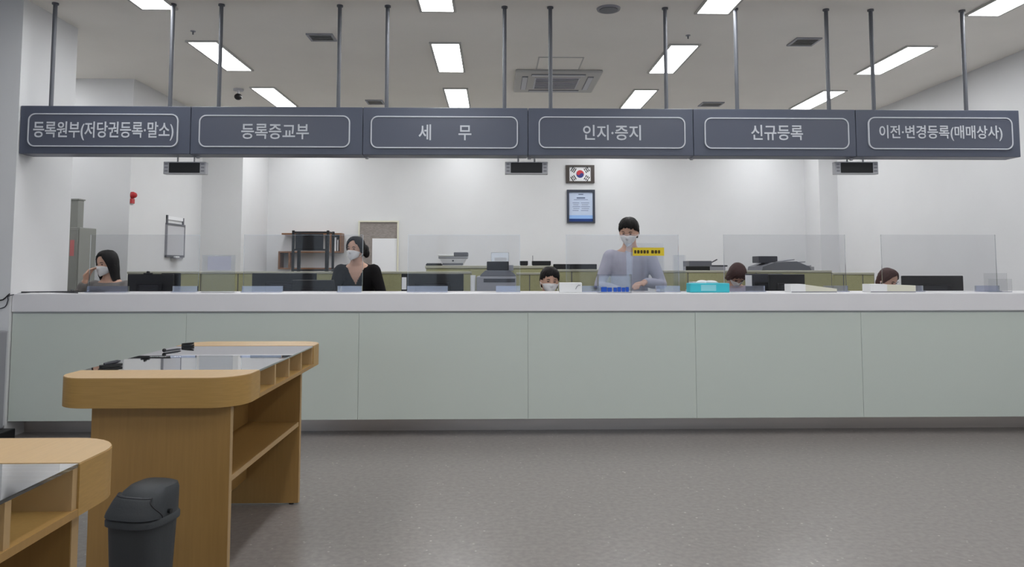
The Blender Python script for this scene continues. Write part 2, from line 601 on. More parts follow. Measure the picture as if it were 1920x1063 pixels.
def table(loc, lab, farleg=1.042):
    t = thing('writing_table', lab, 'table', loc, 0, 'wooden writing tables in the hall')
    W, L, E0, E1, AP = .705, 1.32, .215, 1.09, .110        # width, length, seams of the end pieces, apron height
    zb = TH - AP
    # legs, shelf, centre panel (origin at the near left corner of the top)
    for y in (.045, farleg):
        lg = B(.14, .652, y, y + .03, .008, zb).build('leg', 'wood', t)
        B(.648, .6535, y + .0015, y + .0285, .008, zb - .001).build('edge_band', 'wood_edge', lg)
        for fx in (.185, .615):
            MB().cyl((fx, y + .015), .012, 0, .009, 10).build('foot', 'black', lg)
    sh = B(.15, .643, .075, farleg, .388, .408).build('shelf', 'wood', t)
    B(.642, .6485, .076, farleg - .001, .388, .408).build('edge_band', 'wood_edge', sh)
    B(.375, .393, .075, farleg, .13, zb).build('centre_panel', 'wood', t)
    for near in (True, False):
        l = E0 if near else L - E1
        pts = [(p[0], p[1] + (0 if near else E1)) for p in top_outline(W, l, .13, near)]
        o = MB().prism(pts, zb, TH - .003).build('end_piece', 'wood_end', t, True)
        c = (W / 2, (0 if near else E1) + l / 2)
        MB().prism([(c[0] + (p[0] - c[0]) * .995, c[1] + (p[1] - c[1]) * .99) for p in pts], TH - .003, TH).build('top_veneer', 'wood_top', o)
    B(0, W, E0 + .001, E1 - .001, zb, zb + .016).build('tray_bottom', 'wood', t)
    B(W / 2 - .06, W / 2 + .06, E0 + .001, E1 - .001, zb + .016, TH - .01).build('centre_spine', 'wood', t)
    n = 4
    for s in (0, 1):
        xa, xb = (.004, W / 2 - .06) if s == 0 else (W / 2 + .06, W - .004)
        for k in range(n + 1):
            y = E0 + .001 + (E1 - E0 - .02) * k / n
            B(xa, xb, y, y + .018, zb + .016, TH - .01).build('divider', 'wood_edge', t)
    B(.002, W - .002, E0 + .002, (E0 + E1) / 2 - .001, TH - .009, TH - .001, bev=.001, seg=1).build('glass_sheet', 'table_glass', t)
    B(.002, W - .002, (E0 + E1) / 2 + .001, E1 - .002, TH - .009, TH - .001, bev=.001, seg=1).build('glass_sheet', 'table_glass', t)
    for k in range(4):
        yy = E0 + .03 + (E1 - E0) * k / 4
        xx = .03 if k % 2 == 0 else .035
        B(xx, xx + .22, yy, yy + .16, zb + .0165, zb + .0195).build('sample_form', 'paper', t)
    return t


T1 = (-1.64, 2.79, 0)
table(T1, 'light oak writing table with glass top, whole end facing the camera')
table((T1[0] + .063, T1[1] - 2.27, 0), 'nearest light oak writing table, cut off by the bottom left corner', 1.16)

# stationery on the far table
t = thing('pen_stand', 'small black pen stand at the near left corner of table top', 'pen stand', (T1[0] + .07, 3.10, TH + .0005), R(60))
MB().prism(rrect(.09, .035, .012), 0, .010).build('base', 'black', t)
MB().tube([(-.03, 0, .014), (-.01, 0, .015), (.025, 0, .018), (.04, 0, .019)], [.005, .007, .007, .003], 8).build('pen', 'charcoal', t, True)
t = thing('desk_pen', 'thin black pen lying across the glass top near far left', 'pen', (T1[0] + .08, 3.66, TH), R(70))
MB().tube([(-.05, 0, .005), (.03, 0, .005), (.045, 0, .004), (.055, 0, .004)], [.005, .005, .004, .001], 8).build('barrel', 'charcoal', t, True)
MB().ball((-.055, 0, .009), (.010, .009, .009)).build('cap', 'black', t, True)
t = thing('pen_holder', 'low black pen holder beside the thin pen on the glass', 'pen holder', (T1[0] + .07, 3.86, TH), R(0))
MB().prism(rrect(.06, .035, .014), 0, .010).build('base', 'black', t)
MB().tube([(-.03, 0, .012), (.0, 0, .014), (.03, 0, .017)], [.004, .005, .004], 8).build('pen', 'black', t, True)

# ------------------------------------------------------------------ waste bin
def superell(a, b, e, n=40):
    out = []
    for k in range(n):
        th = 2 * math.pi * k / n
        c, s = math.cos(th), math.sin(th)
        out.append((a * abs(c) ** (2 / e) * (1 if c >= 0 else -1), b * abs(s) ** (2 / e) * (1 if s >= 0 else -1)))
    return out


def ringz(a, b, e, z, ox=0, oy=0):
    return [(x + ox, y + oy, z) for x, y in superell(a, b, e)]


bx = at(263, 970, 2.48).x
t = thing('waste_bin', 'dark grey plastic waste bin with swing lid before the table leg', 'bin', (bx, 2.5, 0), R(-14))
body = MB().loft([ringz(.070, .066, 3.2, 0), ringz(.074, .070, 3.2, .01), ringz(.091, .087, 3.2, .384)])
body.build('body', 'bin', t, True)
MB().loft([ringz(.092, .088, 3.2, .370), ringz(.099, .095, 3.2, .373), ringz(.099, .095, 3.2, .388), ringz(.094, .090, 3.2, .396)]).build('rim', 'bin', t, True)
PR = [(.095, .091, .390, 0, 0), (.093, .087, .410, .002, .003), (.086, .078, .443, .007, .012), (.078, .069, .468, .013, .020), (.068, .056, .483, .018, .026), (.054, .040, .489, .019, .029), (.030, .022, .491, .019, .030)]
MB().loft([ringz(a, b, 3.0, z, ox, oy) for a, b, z, ox, oy in PR]).build('lid', 'bin', t, True)


def lid_ring(z):
    for p, q in zip(PR, PR[1:]):
        if z <= q[2]:
            u = (z - p[2]) / (q[2] - p[2])
            return [p[k] + (q[k] - p[k]) * u for k in range(5)]
    return PR[-1]


def lid_pt(th, z, off):
    a, b, _, ox, oy = lid_ring(z)
    c, s_ = math.cos(th), math.sin(th)
    return ((a + off) * abs(c) ** (2 / 3.) * (1 if c >= 0 else -1) + ox, (b + off) * abs(s_) ** (2 / 3.) * (1 if s_ >= 0 else -1) + oy, z)


outer, inner = [], []                                 # swing flap: raised shell on the side that faces the camera
for i in range(11):
    f = i / 10
    z = .399 + f * .058
    hi = 345 - 42 * (f * f * (3 - 2 * f))
    lo = 190 + 8 * f
    outer.append([lid_pt(R(lo + (hi - lo) * k / 24), z, .0095) for k in range(25)])
    inner.append([lid_pt(R(lo + (hi - lo) * k / 24), z, -.002) for k in range(25)])
outer.append([(x * .97 + .001, y * .90 + .002, z + .004) for x, y, z in outer[-1]])
inner.append([(x * .96 + .001, y * .88 + .002, z - .002) for x, y, z in inner[-1]])
MB().loft([g + h[::-1] for g, h in zip(outer, inner)]).build('swing_flap', 'bin', t, True)
seam = [row[-1] for row in outer]
MB().tube(seam, .0022, 6).build('flap_gap', 'black', t, True)
MB().tube([(x * .985 + .001, y * .96, z + .003) for x, y, z in outer[-2]], .0016, 6).build('flap_ridge', 'charcoal', t, True)
for s in (-1, 1):
    MB().cyl((.0, .408), .008, s * .094 if s > 0 else -.104, s * .104 if s > 0 else -.094, 12, 'x').build('hinge_pin', 'black', t, True)

# ------------------------------------------------------------------ self-service machine at the left edge and cables
kx = at(12, 700, 5.26).x
t = thing('ticket_machine', 'pale grey machine at the left edge in front of the pillar', 'machine', (kx - .25, 5.06, 0))
B(-.25, .25, -.16, .2, .08, .745, bev=.01).build('cabinet', 'grey', t)
B(-.27, .33, -.17, .2, 0, .08, bev=.006).build('plinth', 'black', t)
B(-.18, .225, -.165, -.15, .64, .72, bev=.004).build('slot_panel', 'black', t)
B(.2485, .2525, .186, .2, .1, .735).build('corner_trim', 'grey_light', t)


def cable(name, pts, r, lab, m='black'):
    cu = [Vector(p) for p in pts]
    out = []
    for i in range(len(cu) - 1):
        p0, p1, p2, p3 = cu[max(i - 1, 0)], cu[i], cu[i + 1], cu[min(i + 2, len(cu) - 1)]
        for k in range(8):
            u = k / 8
            out.append(.5 * ((2 * p1) + (-p0 + p2) * u + (2 * p0 - 5 * p1 + 4 * p2 - p3) * u * u + (-p0 + 3 * p1 - 3 * p2 + p3) * u ** 3))
    out.append(cu[-1])
    o = MB().tube(out, r, 8).build(name, m, None, True)
    return tag(o, lab, 'cable')


def atc(px, py, Y, d=0):
    p = at(px, py, Y)
    return (p.x, p.y + d, p.z)


cable('power_cable', [(-2.9, 5.6, 1.005), (-3.15, 5.55, 1.005), (-3.3, 5.45, 1.006), atc(24, 548, 5.36), atc(17, 552, 5.264), atc(8, 560, 5.264), atc(0, 563, 5.264), (-3.62, 5.264, .93), (-3.66, 5.255, .84), (-3.67, 5.235, .7505), (-3.67, 5.15, .7505)], .0045, 'upper black cable running off the counter end across the pillar')
cable('power_cable', [(-2.95, 5.33, 1.004), (-3.18, 5.47, 1.004), (-3.33, 5.425, 1.006), atc(19, 554, 5.264), atc(15, 563, 5.264), atc(11, 573, 5.264), atc(2, 578, 5.264), (-3.59, 5.262, .86), (-3.61, 5.25, .80), (-3.61, 5.235, .7495), (-3.61, 5.15, .7495)], .0035, 'lower black cable drooping down the pillar beside the counter', 'charcoal')

# ------------------------------------------------------------------ acrylic screens on the counter
ZT = 1.0005
screens = [(170, 375), (458, 681), (765, 975), (1061, 1272), (1356, 1584), (1651, 1866)]
sn = ['before the seated person at the left end', 'before the person in black', 'before the grey copier', 'before the standing person', 'before the person with bowed head', 'at the right end of the counter']
for i, (p0, p1) in enumerate(screens):
    Y = 5.55
    a, b = at(p0, 440, Y), at(p1, 440, Y)
    t = thing('acrylic_screen', 'clear acrylic sneeze screen on the counter %s' % sn[i], 'screen', ((a.x + b.x) / 2, Y, ZT), 0, 'clear sneeze screens on the counter')
    hw, h = (b.x - a.x) / 2, a.z - ZT
    B(-hw + .003, hw - .003, 0, .005, .0, h - .003).build('sheet', 'acrylic', t)
    ed = MB()
    ed.box(-hw, -hw + .003, -.001, .006, 0, h)
    ed.box(hw - .003, hw, -.001, .006, 0, h)
    ed.box(-hw + .003, hw - .003, -.001, .006, h - .003, h)
    ed.build('sheet_edge', 'acrylic_edge', t)
    for x0, x1 in ((-hw, -hw + .30), (hw - .18, hw)):
        ft = MB().box(x0, x1, -.05, -.002, 0, .006)
        ft.box(x0, x1, -.022, -.004, .006, .045)
        ft.build('foot', 'acrylic_blue', t)

# clear sign stand with lilac sheet
a, b = at(377, 548, 5.44), at(441, 478, 5.44)
t = thing('sign_stand', 'clear acrylic sign stand holding a pale sheet between left screens', 'sign stand', ((a.x + b.x) / 2, 5.44, ZT))
w, h = (b.x - a.x), b.z - ZT
B(-w / 2, w / 2, 0, .004, 0, h).build('sheet', 'acrylic', t)
B(-w / 2, w / 2, .006, .010, 0, h).build('back_sheet', 'acrylic', t)
B(-w / 2, w / 2, -.04, .06, 0, .004).build('base', 'acrylic', t)
B(-w / 2 + .04, w / 2 - .03, .0042, .0056, h - .11, h - .01).build('insert', 'paper_lilac', t)

# clear box with blue lettering marks
a, b = at(1122, 548, 5.33), at(1184, 514, 5.33)
t = thing('leaflet_box', 'clear acrylic box with blue print along its foot', 'box', ((a.x + b.x) / 2, 5.33, ZT))
w, h = b.x - a.x, b.z - ZT
for q in ((-w / 2, w / 2, -.004, 0), (-w / 2, w / 2, .08, .084), (-w / 2, -w / 2 + .004, 0, .08), (w / 2 - .004, w / 2, 0, .08)):
    B(*q, 0, h).build('side', 'acrylic', t)
B(-w / 2 + .004, w / 2 - .004, 0, .08, .0, .004).build('bottom', 'acrylic', t)
mk = MB()
x = -w / 2 + .02
for k, ww in enumerate((.045, .036, 0, .028, .03, .03, .026)):
    if ww:
        mk.box(x, x + ww - .004, -.0055, -.0042, .008, .042 - .004 * (k % 2))
    x += ww if ww else .008
mk.build('blue_print', 'blue_ink', t, label='blue print')
B(-w / 2 + .006, w / 2 - .006, .01, .012, .005, h * .9).build('card', 'acrylic_edge', t)

# tall clear stand with a yellow strip
a, b = at(1188, 548, 5.44), at(1245, 463, 5.44)
t = thing('notice_stand', 'tall clear acrylic stand with a yellow notice strip on top', 'notice stand', ((a.x + b.x) / 2, 5.44, ZT))
w, h = b.x - a.x, b.z - ZT
B(-w / 2 - .045, w / 2, .03, .034, 0, h + .03).build('back_sheet', 'acrylic', t)
B(-w / 2, w / 2, 0, .004, 0, h).build('sheet', 'acrylic', t)
B(-w / 2 - .045, -w / 2 - .0, .034, .036, .12, h + .028).build('white_slip', 'acrylic_edge', t)
B(-w / 2 - .045, w / 2, -.02, .05, -.0, .004).build('base', 'acrylic', t)
B(-w / 2 - .003, w / 2, -.003, -.0005, h - .065, h - .005).build('yellow_strip', 'yellow', t, label='yellow strip with dark print')
mk = MB()
x = -w / 2 + .008
for k, ww in enumerate((.022, .024, .022, .024, .022, 0, .026, .024, .022)):
    if ww:
        mk.box(x, x + ww - .008, -.0045, -.0031, h - .048, h - .024)
        mk.box(x - .002, x + ww - .005, -.0045, -.0031, h - .038, h - .034)
    x += ww if ww else .012
mk.build('dark_print', 'yellow_ink', t)

# white card box, teal box, cream trays
a, b = at(1049, 549, 5.385), at(1091, 530, 5.385)
t = thing('tissue_box', 'small white box on the counter beside the seated short-haired person', 'box', ((a.x + b.x) / 2, 5.385, ZT), R(-3))
w, h = b.x - a.x, b.z - ZT
B(-w / 2, w / 2, 0, .1, 0, h, bev=.003).build('carton', 'white', t)
MB().tube([(w * .22, -.001, h * .35), (w * .27, -.001, h * .6), (w * .36, -.001, h * .78), (w * .42, -.001, h * .72)], .003, 6).build('printed_curve', 'grey', t)
a, b = at(1294, 549, 5.375), at(1368, 531, 5.375)
t = thing('wipes_box', 'bright teal box with white wipes on the counter', 'box', ((a.x + b.x) / 2, 5.375, ZT))
w, h = b.x - a.x, b.z - ZT
B(-w / 2, w / 2, 0, .11, 0, h, bev=.006).build('carton', 'teal', t)
B(-w / 2 + .08, w / 2 - .10, -.002, .0, .012, h - .012).build('pale_panel', 'teal_light', t)
MB().ball((-.04, .055, h + .004), (.045, .03, .018)).build('wipe', 'paper', t, True)
MB().ball((.02, .05, h + .006), (.05, .03, .014)).build('wipe', 'paper', t, True)
for i, (p0, pm, p1, lab) in enumerate([(1483, 1511, 1570, 'cream desk tray sloping right, before the black monitor'), (1632, 1664, 1718, 'cream desk tray in front of the red-brown haired person')]):
    a, b, c = at(p0, 549, 5.375), at(pm, 549, 5.375), at(p1, 549, 5.375)
    h0 = at(p0, 533, 5.375).z - ZT
    t = thing('desk_tray', lab, 'tray', (a.x, 5.375, ZT))
    B(0, b.x - a.x, 0, .12, 0, h0, bev=.003).build('box_end', 'white', t)
    hh = h0 * (.45 if i == 0 else .85)
    MB().prism([(b.x - a.x + .001, 0), (c.x - a.x, 0), (c.x - a.x, hh), (b.x - a.x + .001, h0 * .96)], .005, .12, 'y').build('sloping_cover', 'cream', t)
    B(.004, c.x - a.x - .004, -.002, .004, 0, .008).build('front_lip', 'grey', t)

# ------------------------------------------------------------------ staff desks behind the counter
dn = ['behind the left end of the counter', 'behind the second clear screen', 'that carries the grey copier', 'behind the notice stand', 'that carries the monitor pair', 'behind the right end of the counter']
dx = [-3.36, -2.0, -.75, .55, 1.85, 3.15, 4.6]
for i in range(6):
    if i == 3:
        continue
    a, b = dx[i] + .01, dx[i + 1] - .01
    t = thing('staff_desk', 'low white staff desk %s' % dn[i], 'desk', ((a + b) / 2, 5.76, 0))
    hw = (b - a) / 2
    B(-hw, hw, 0, .62, .695, .72, bev=.003).build('desktop', 'grey_light', t)
    for s in (-1, 1):
        B(s * hw - (.025 if s > 0 else 0), s * hw + (.025 if s < 0 else 0), .01, .58, 0, .695).build('side_panel', 'grey', t)


def monitor(px0, px1, ytop, Y, lab, h=None, m='black', bezel=True, rot=0):
    a, b = at(px0, ytop, Y), at(px1, ytop, Y)
    w = b.x - a.x
    z0 = .7205
    t = thing('monitor', lab, 'monitor', ((a.x + b.x) / 2, Y, z0), rot, 'computer monitors seen from behind')
    top = a.z - z0
    hh = h or min(.32, top - .06)
    MB().prism(rrect(.22, .17, .03), 0, .012).build('stand_base', 'black', t)
    B(-.03, .03, -.01, .02, .012, top - hh * .5, bev=.004).build('stand_neck', 'black', t)
    B(-w / 2, w / 2, .02, .045, top - hh, top, bev=.006).build('casing', m, t)
    B(-w * .28, w * .28, -.008, .022, top - hh * .8, top - hh * .22, bev=.012).build('rear_bulge', 'black_soft', t)
    B(-w / 2 + .012, w / 2 - .012, .0445, .0465, top - hh + .015, top - .012).build('screen', 'charcoal', t)
    if bezel:
        e = MB()
        for k in range(5):
            e.box(-w * .2, w * .2, -.0095, -.0078, top - hh * .3 - k * .012, top - hh * .3 - k * .012 + .005)
        e.build('vent_slots', 'charcoal', t)
    return t


monitor(237, 323, 514, 6.12, 'black monitor to the right of the person in grey jacket')
monitor(300, 336, 512, 6.36, 'narrow dark monitor half hidden behind the leftmost monitor')
monitor(471, 592, 512, 6.2, 'wide black monitor left of the person in black')
monitor(546, 625, 525, 6.05, 'lower black monitor overlapping the wide one, beside person in black')
monitor(752, 869, 513, 6.2, 'black monitor with a pale label, left of the grey copier')
monitor(1400, 1470, 513, 6.25, 'charcoal monitor with a pale label right of the bowed head', m='charcoal')
monitor(1443, 1511, 514, 6.08, 'black monitor above the sloping cream tray')
monitor(1694, 1809, 517, 6.15, 'wide black monitor at the right end of the counter')
# pale labels stuck on two monitors
for (p0, p1, q0, q1, Y, lab) in [(752, 761, 520, 543, 6.175, 'white paper label stuck on the monitor left of the copier'), (1401, 1413, 516, 537, 6.225, 'white paper label stuck on the charcoal monitor')]:
    a, b = at(p0, q1, Y), at(p1, q0, Y)
    tag(B(a.x, b.x, 6.2 - .0 + .0185 if Y < 6.2 else 6.2685, 6.2 + .0195 if Y < 6.2 else 6.2695, a.z, b.z).build('paper_label', 'paper', None), lab, 'label')
t = thing('webcam', 'tiny black webcam on top of the leftmost monitor', 'webcam', (at(276, 513, 6.13).x, 6.145, at(276, 514, 6.12).z))
B(-.035, .035, -.008, .012, 0, .010, bev=.003).build('clip', 'black', t)
MB().cyl((0, .016), .009, -.012, .014, 12, 'y').build('lens_barrel', 'black', t)

# grey copier
Y = 6.12
a, b = at(893, 545, Y), at(968, 518, Y)
t = thing('copier', 'bulky grey copier behind the counter in the middle', 'copier', ((a.x + b.x) / 2, Y, .7205))
w, h = b.x - a.x, b.z - .7205
B(-w / 2, w / 2, 0, .38, 0, h, bev=.012).build('body', 'grey', t)
B(-w / 2 + .06, w / 2 - .01, -.004, .03, h - .05, h - .02).build('output_slot', 'charcoal', t)
z1 = at(930, 507, Y).z - .7205
MB().prism([(-w / 2 + .03, h), (w / 2 - .0, h), (w / 2 - .012, h + .018), (w / 2 - .05, z1), (-w / 2 + .075, z1), (-w / 2 + .04, h + .018)], .01, .36, 'y').build('scanner_lid', 'grey_dark', t)
z2 = at(930, 490, Y).z - .7205
B(-w / 2 + .085, w / 2 - .06, .12, .34, z1, z2, bev=.006).build('document_feeder', 'black', t)
B(w / 2 - .065, w / 2 - .02, .14, .32, z1 - .005, z1 + .045, bev=.004).build('feeder_side', 'grey', t)
z3 = at(930, 472, Y).z - .7205
B(-w / 2 + .12, w / 2 - .055, .345, .352, z2 - .06, z3, bev=.002, seg=1).build('paper_support', 'acrylic_edge', t)
B(-w / 2 + .15, w / 2 - .075, .338, .344, z2 - .05, z3 - .045).build('paper_sheet', 'paper', t)
t = thing('white_cylinder_holder', 'slim white holder standing left of the grey copier', 'holder', (at(887, 540, 6.15).x, 6.15, .7205))
t.name = 'slim_holder'
MB().cyl((0, 0), .022, 0, at(887, 516, 6.15).z - .7205, 16).build('tube', 'white', t, True)
MB().cyl((0, 0), .024, 0, .01, 16).build('base', 'grey_light', t, True)

# ------------------------------------------------------------------ olive partitions
def partition(name_lab, pxs, ytop, Y, depth=.05):
    a, b = at(pxs[0], ytop, Y), at(pxs[-1], ytop, Y)
    h = a.z
    t = thing('office_partition', name_lab, 'partition', ((a.x + b.x) / 2, Y, 0))
    cx = (a.x + b.x) / 2
    B(a.x - cx, b.x - cx, 0, depth, h - .022, h, bev=.004).build('top_rail', 'olive_frame', t)
    B(a.x - cx, b.x - cx, .004, depth - .004, 0, .06).build('foot_rail', 'olive_frame', t)
    for p, q in zip(pxs, pxs[1:]):
        x0, x1 = at(p, ytop, Y).x - cx, at(q, ytop, Y).x - cx
        B(x0 + .004, x1 - .004, .005, depth - .005, .06, h - .022, bev=.004).build('fabric_panel', 'olive', t)
        B(x1 - .004, x1 + .004 if q != pxs[-1] else x1, .009, depth - .009, .06, h - .022).build('joint_post', 'grey_dark', t)
    return t


partition('low olive fabric partition behind the left half of the counter', [238, 306, 376, 446, 560, 705, 768, 884], 509, 7.05)
partition('short olive partition between the copier and the seated short-haired person', [968, 993, 1045], 511, 7.12)
partition('olive partition to the right of the seated short-haired person', [1046, 1072, 1124, 1180], 505, 7.2)
partition('olive partition between notice stand and right monitors', [1238, 1290, 1365, 1418, 1560], 507, 7.1)
partition('olive partition left of the red-brown haired person', [1562, 1582, 1618, 1640], 511, 7.2)

# cabinet that carries the white printer
Y = 7.9
a, b = at(797, 498, Y), at(1045, 498, Y)
t = thing('low_cabinet', 'olive topped low cabinet carrying the white printer', 'cabinet', ((a.x + b.x) / 2, Y, 0))
w, h = b.x - a.x, a.z
B(-w / 2, w / 2, 0, .42, h - .03, h, bev=.004).build('top', 'olive_frame', t)
B(-w / 2 + .01, w / 2 - .01, .015, .41, 0, h - .03).build('body', 'olive', t)
for k in range(3):
    d = B(-w / 2 + .015 + k * (w - .03) / 3 + .003, -w / 2 + .015 + (k + 1) * (w - .03) / 3 - .003, 0, .015, .05, h - .04, bev=.003).build('door', 'olive', t)
    xk = -w / 2 + .015 + (k + .9) * (w - .03) / 3
    B(xk, xk + .012, -.012, 0, h * .55, h * .55 + .1, bev=.003).build('handle', 'grey', d)
ch = h
# white printer on it
Y = 8.02
a, b = at(828, 495, Y), at(870, 482, Y)
t = thing('printer', 'white printer with scanner lid on the olive low cabinet', 'printer', (at(849, 495, Y).x, Y, ch))
w = b.x - a.x
h1, h2, h3 = .075, .10, .145
MB().prism([(-w / 2 + .02, 0), (w / 2 - .02, 0), (w / 2 + .02, h1), (-w / 2 - .02, h1)], 0, .26, 'y').build('body', 'grey_light', t)
B(-w / 2 + .01, w / 2 - .01, -.004, .01, .008, .026).build('paper_slot', 'grey_dark', t)
B(-w / 2 - .035, w / 2 + .035, -.005, .27, h1, h2, bev=.006).build('scanner_bed', 'grey', t)
B(-w / 2 - .04, .01, -.01, .27, h2, h2 + .022, bev=.006).build('lid', 'white', t)
B(.01, w / 2 + .04, -.008, .25, h2, h3, bev=.008).build('document_feeder', 'grey_dark', t)
B(-.008, .012, -.007, -.004, .045, .06).build('button', 'charcoal', t)
t = thing('keyboard', 'dark keyboard lying at the left end of the low cabinet', 'keyboard', (at(813, 500, 7.93).x, 7.95, ch))
B(-.085, .085, 0, .13, 0, .018, bev=.004).build('tray', 'black', t)
e = MB()
for r in range(4):
    for k in range(8):
        e.box(-.078 + k * .0197, -.078 + k * .0197 + .016, .012 + r * .029, .012 + r * .029 + .022, .018, .026)
e.build('keys', 'charcoal', t)

# far desk monitors whose tops show over the partitions
def far_monitor(p0, p1, y0, y1, Y, lab):
    a, b = at(p0, y1, Y), at(p1, y0, Y)
    w, hh = b.x - a.x, max(b.z - a.z, .25)
    t = thing('monitor', lab, 'monitor', ((a.x + b.x) / 2, Y, .7205), 0, 'computer monitors beyond the partitions')
    top = b.z - .7205
    MB().prism(rrect(.2, .16, .03), 0, .012).build('stand_base', 'black', t)
    B(-.03, .03, 0, .03, .012, top - hh * .5).build('stand_neck', 'black', t)
    B(-w / 2, w / 2, .03, .055, top - hh, top, bev=.005).build('casing', 'black', t)
    B(-w / 2 + .01, w / 2 - .01, .0545, .0565, top - hh + .012, top - .01).build('screen', 'charcoal', t)


far_monitor(1038, 1120, 495, 505, 7.55, 'wide black monitor top showing left of the standing person')
far_monitor(1288, 1333, 499, 505, 7.38, 'dark monitor top over the partition right of notice stand')
t = thing('staff_desk', 'white staff desk hidden beyond the middle partition', 'desk', (.95, 7.30, 0))
B(-.42, .42, 0, .55, .695, .72).build('desktop', 'grey_light', t)
for s in (-1, 1):
    B(s * .40 - .012, s * .40 + .012, .01, .58, 0, .695).build('side_panel', 'grey', t)
t = thing('staff_desk', 'white staff desk hidden beyond the right partitions', 'desk', (2.55, 7.25, 0))
B(-.85, 1.0, 0, .6, .695, .72).build('desktop', 'grey_light', t)
for s in (-.82, .97):
    B(s - .012, s + .012, .01, .58, 0, .695).build('side_panel', 'grey', t)
# small black boxes on the low cabinet
for p0, p1, lab in ((975, 990, 'tiny black device left of the flat black box on the cabinet'), (998, 1033, 'flat black box lying on the low cabinet')):
    a, b = at(p0, 496, 7.97), at(p1, 488, 7.97)
    t = thing('router', lab, 'device', ((a.x + b.x) / 2, 7.97, ch))
    w = b.x - a.x
    B(-w / 2, w / 2, 0, .12, .006, .05, bev=.004).build('casing', 'black', t)
    B(-w / 2 + .006, w / 2 - .006, .01, .11, 0, .006).build('feet', 'charcoal', t)
    if p0 == 998:
        MB().cyl((-w / 2 + .01, .1), .004, .05, .11, 8).build('antenna', 'grey', t)

# grey printer pile on the right
Y = 7.45
zt = .7205
def zz(py, Y):
    return at(960, py, Y).z - zt
a, b = at(1425, 515, Y), at(1522, 515, Y)
t = thing('large_printer', 'large slate grey printer with sloping top behind right monitors', 'printer', ((a.x + b.x) / 2, Y, zt))
w = b.x - a.x
B(-w / 2 + .03, w / 2 - .04, 0, .40, 0, zz(512, Y), bev=.01).build('body', 'grey_dark', t)
MB().prism([(-w / 2, zz(513, Y)), (w / 2, zz(512, Y)), (w / 2 - .03, zz(500, Y)), (w / 2 - .16, zz(490, Y)), (-w / 2 + .14, zz(492, Y)), (-w / 2 + .02, zz(500, Y))], -.03, .40, 'y').build('sloping_lid', 'grey_dark', t)
sh = [((w / 2 - .08, zz(503, Y)), 18, .20), ((w / 2 - .15, zz(495, Y)), 14, .22), ((w / 2 - .24, zz(491, Y)), 20, .18)]
for (c, ang, l) in sh:
    m_ = Matrix.Translation((c[0], .15, c[1] + .012)) @ Matrix.Rotation(R(-ang * .4), 4, 'Y')
    MB().box(-l / 2, l / 2, -.1, .1, -.006, .006, mtx=m_).build('paper_tray', 'grey', t)
B(w / 2 - .03, w / 2 + .05, .05, .3, zz(507, Y), zz(500, Y), bev=.003).build('side_tray', 'grey', t)
a, b = at(1423, 493, Y + .1), at(1458, 480, Y + .1)
B(a.x - t.location.x, b.x - t.location.x, .1, .3, zz(493, Y), zz(480, Y + .1), bev=.006).build('rear_feeder', 'charcoal', t)
Y = 7.5
t = thing('inkjet_printer', 'small grey and black printer over the partition beside teal box', 'printer', (at(1345, 500, Y).x + .0, Y + .1, zt))
for (p0, p1, y0, y1, m, n) in ((1298, 1366, 500, 560, 'grey', 'body'), (1297, 1340, 489, 500, 'grey_dark', 'scanner'), (1340, 1370, 497, 500, 'charcoal', 'output_tray')):
    a, b = at(p0, y1, Y), at(p1, y0, Y)
    B(a.x - t.location.x, b.x - t.location.x, 0, .25, 0 if n == 'body' else a.z - zt, b.z - zt, bev=.003).build(n, m, t)
MB().tube([(-.06, .1, zz(497, Y)), (.02, .1, zz(490, Y)), (.06, .1, zz(486, Y))], .006, 8).build('paper_arm', 'charcoal', t)
# tray of papers lying on counter side under the bowed person
t = thing('paper_tray', 'stack of pale trays just behind the teal wipes box', 'tray', (at(1320, 530, 5.66).x, 5.66, ZT))
for k in range(3):
    B(-.13 + .012 * k, .13 - .02 * k, -.07, .05, .0 + k * .03, .012 + k * .03, bev=.002, seg=1).build('tray', 'grey_light', t)
    if k < 2:
        for s in (-.12, .10):
            B(s - .004, s + .004, -.06, .04, .012 + k * .03, .03 + k * .03).build('spacer', 'grey', t)

# clear boxes right end and small holder near teal box
a, b = at(1822, 549, 5.62), at(1862, 500, 5.62)
t = thing('leaflet_holder', 'empty clear leaflet holder at the right end of the counter', 'holder', ((a.x + b.x) / 2, 5.42, ZT))
w, h = b.x - a.x, .14
B(-w / 2, w / 2, 0, .003, 0, h * .7).build('front', 'acrylic', t)
B(-w / 2, w / 2, .05, .053, 0, h).build('back', 'acrylic', t)
B(-w / 2, w / 2, .003, .05, 0, .004).build('bottom', 'acrylic_blue', t)
a, b = at(1266, 548, 5.62), at(1287, 478, 5.62)
t = thing('cup_holder', 'tall clear card holder left of the teal wipes box', 'holder', ((a.x + b.x) / 2, 5.64, ZT))
w, h = b.x - a.x, b.z - ZT
B(-w / 2, w / 2, 0, .003, 0, h).build('front', 'acrylic', t)
B(-w / 2, w / 2, .04, .043, 0, h).build('back', 'acrylic', t)
B(-w / 2, w / 2, .003, .04, 0, .004).build('bottom', 'acrylic_edge', t)

# ------------------------------------------------------------------ things on the walls
def on_back(px0, py0, px1, py1, Y=YB):
    a, b = at(px0, py1, Y), at(px1, py0, Y)
    return (a.x + b.x) / 2, (a.z + b.z) / 2, b.x - a.x, b.z - a.z


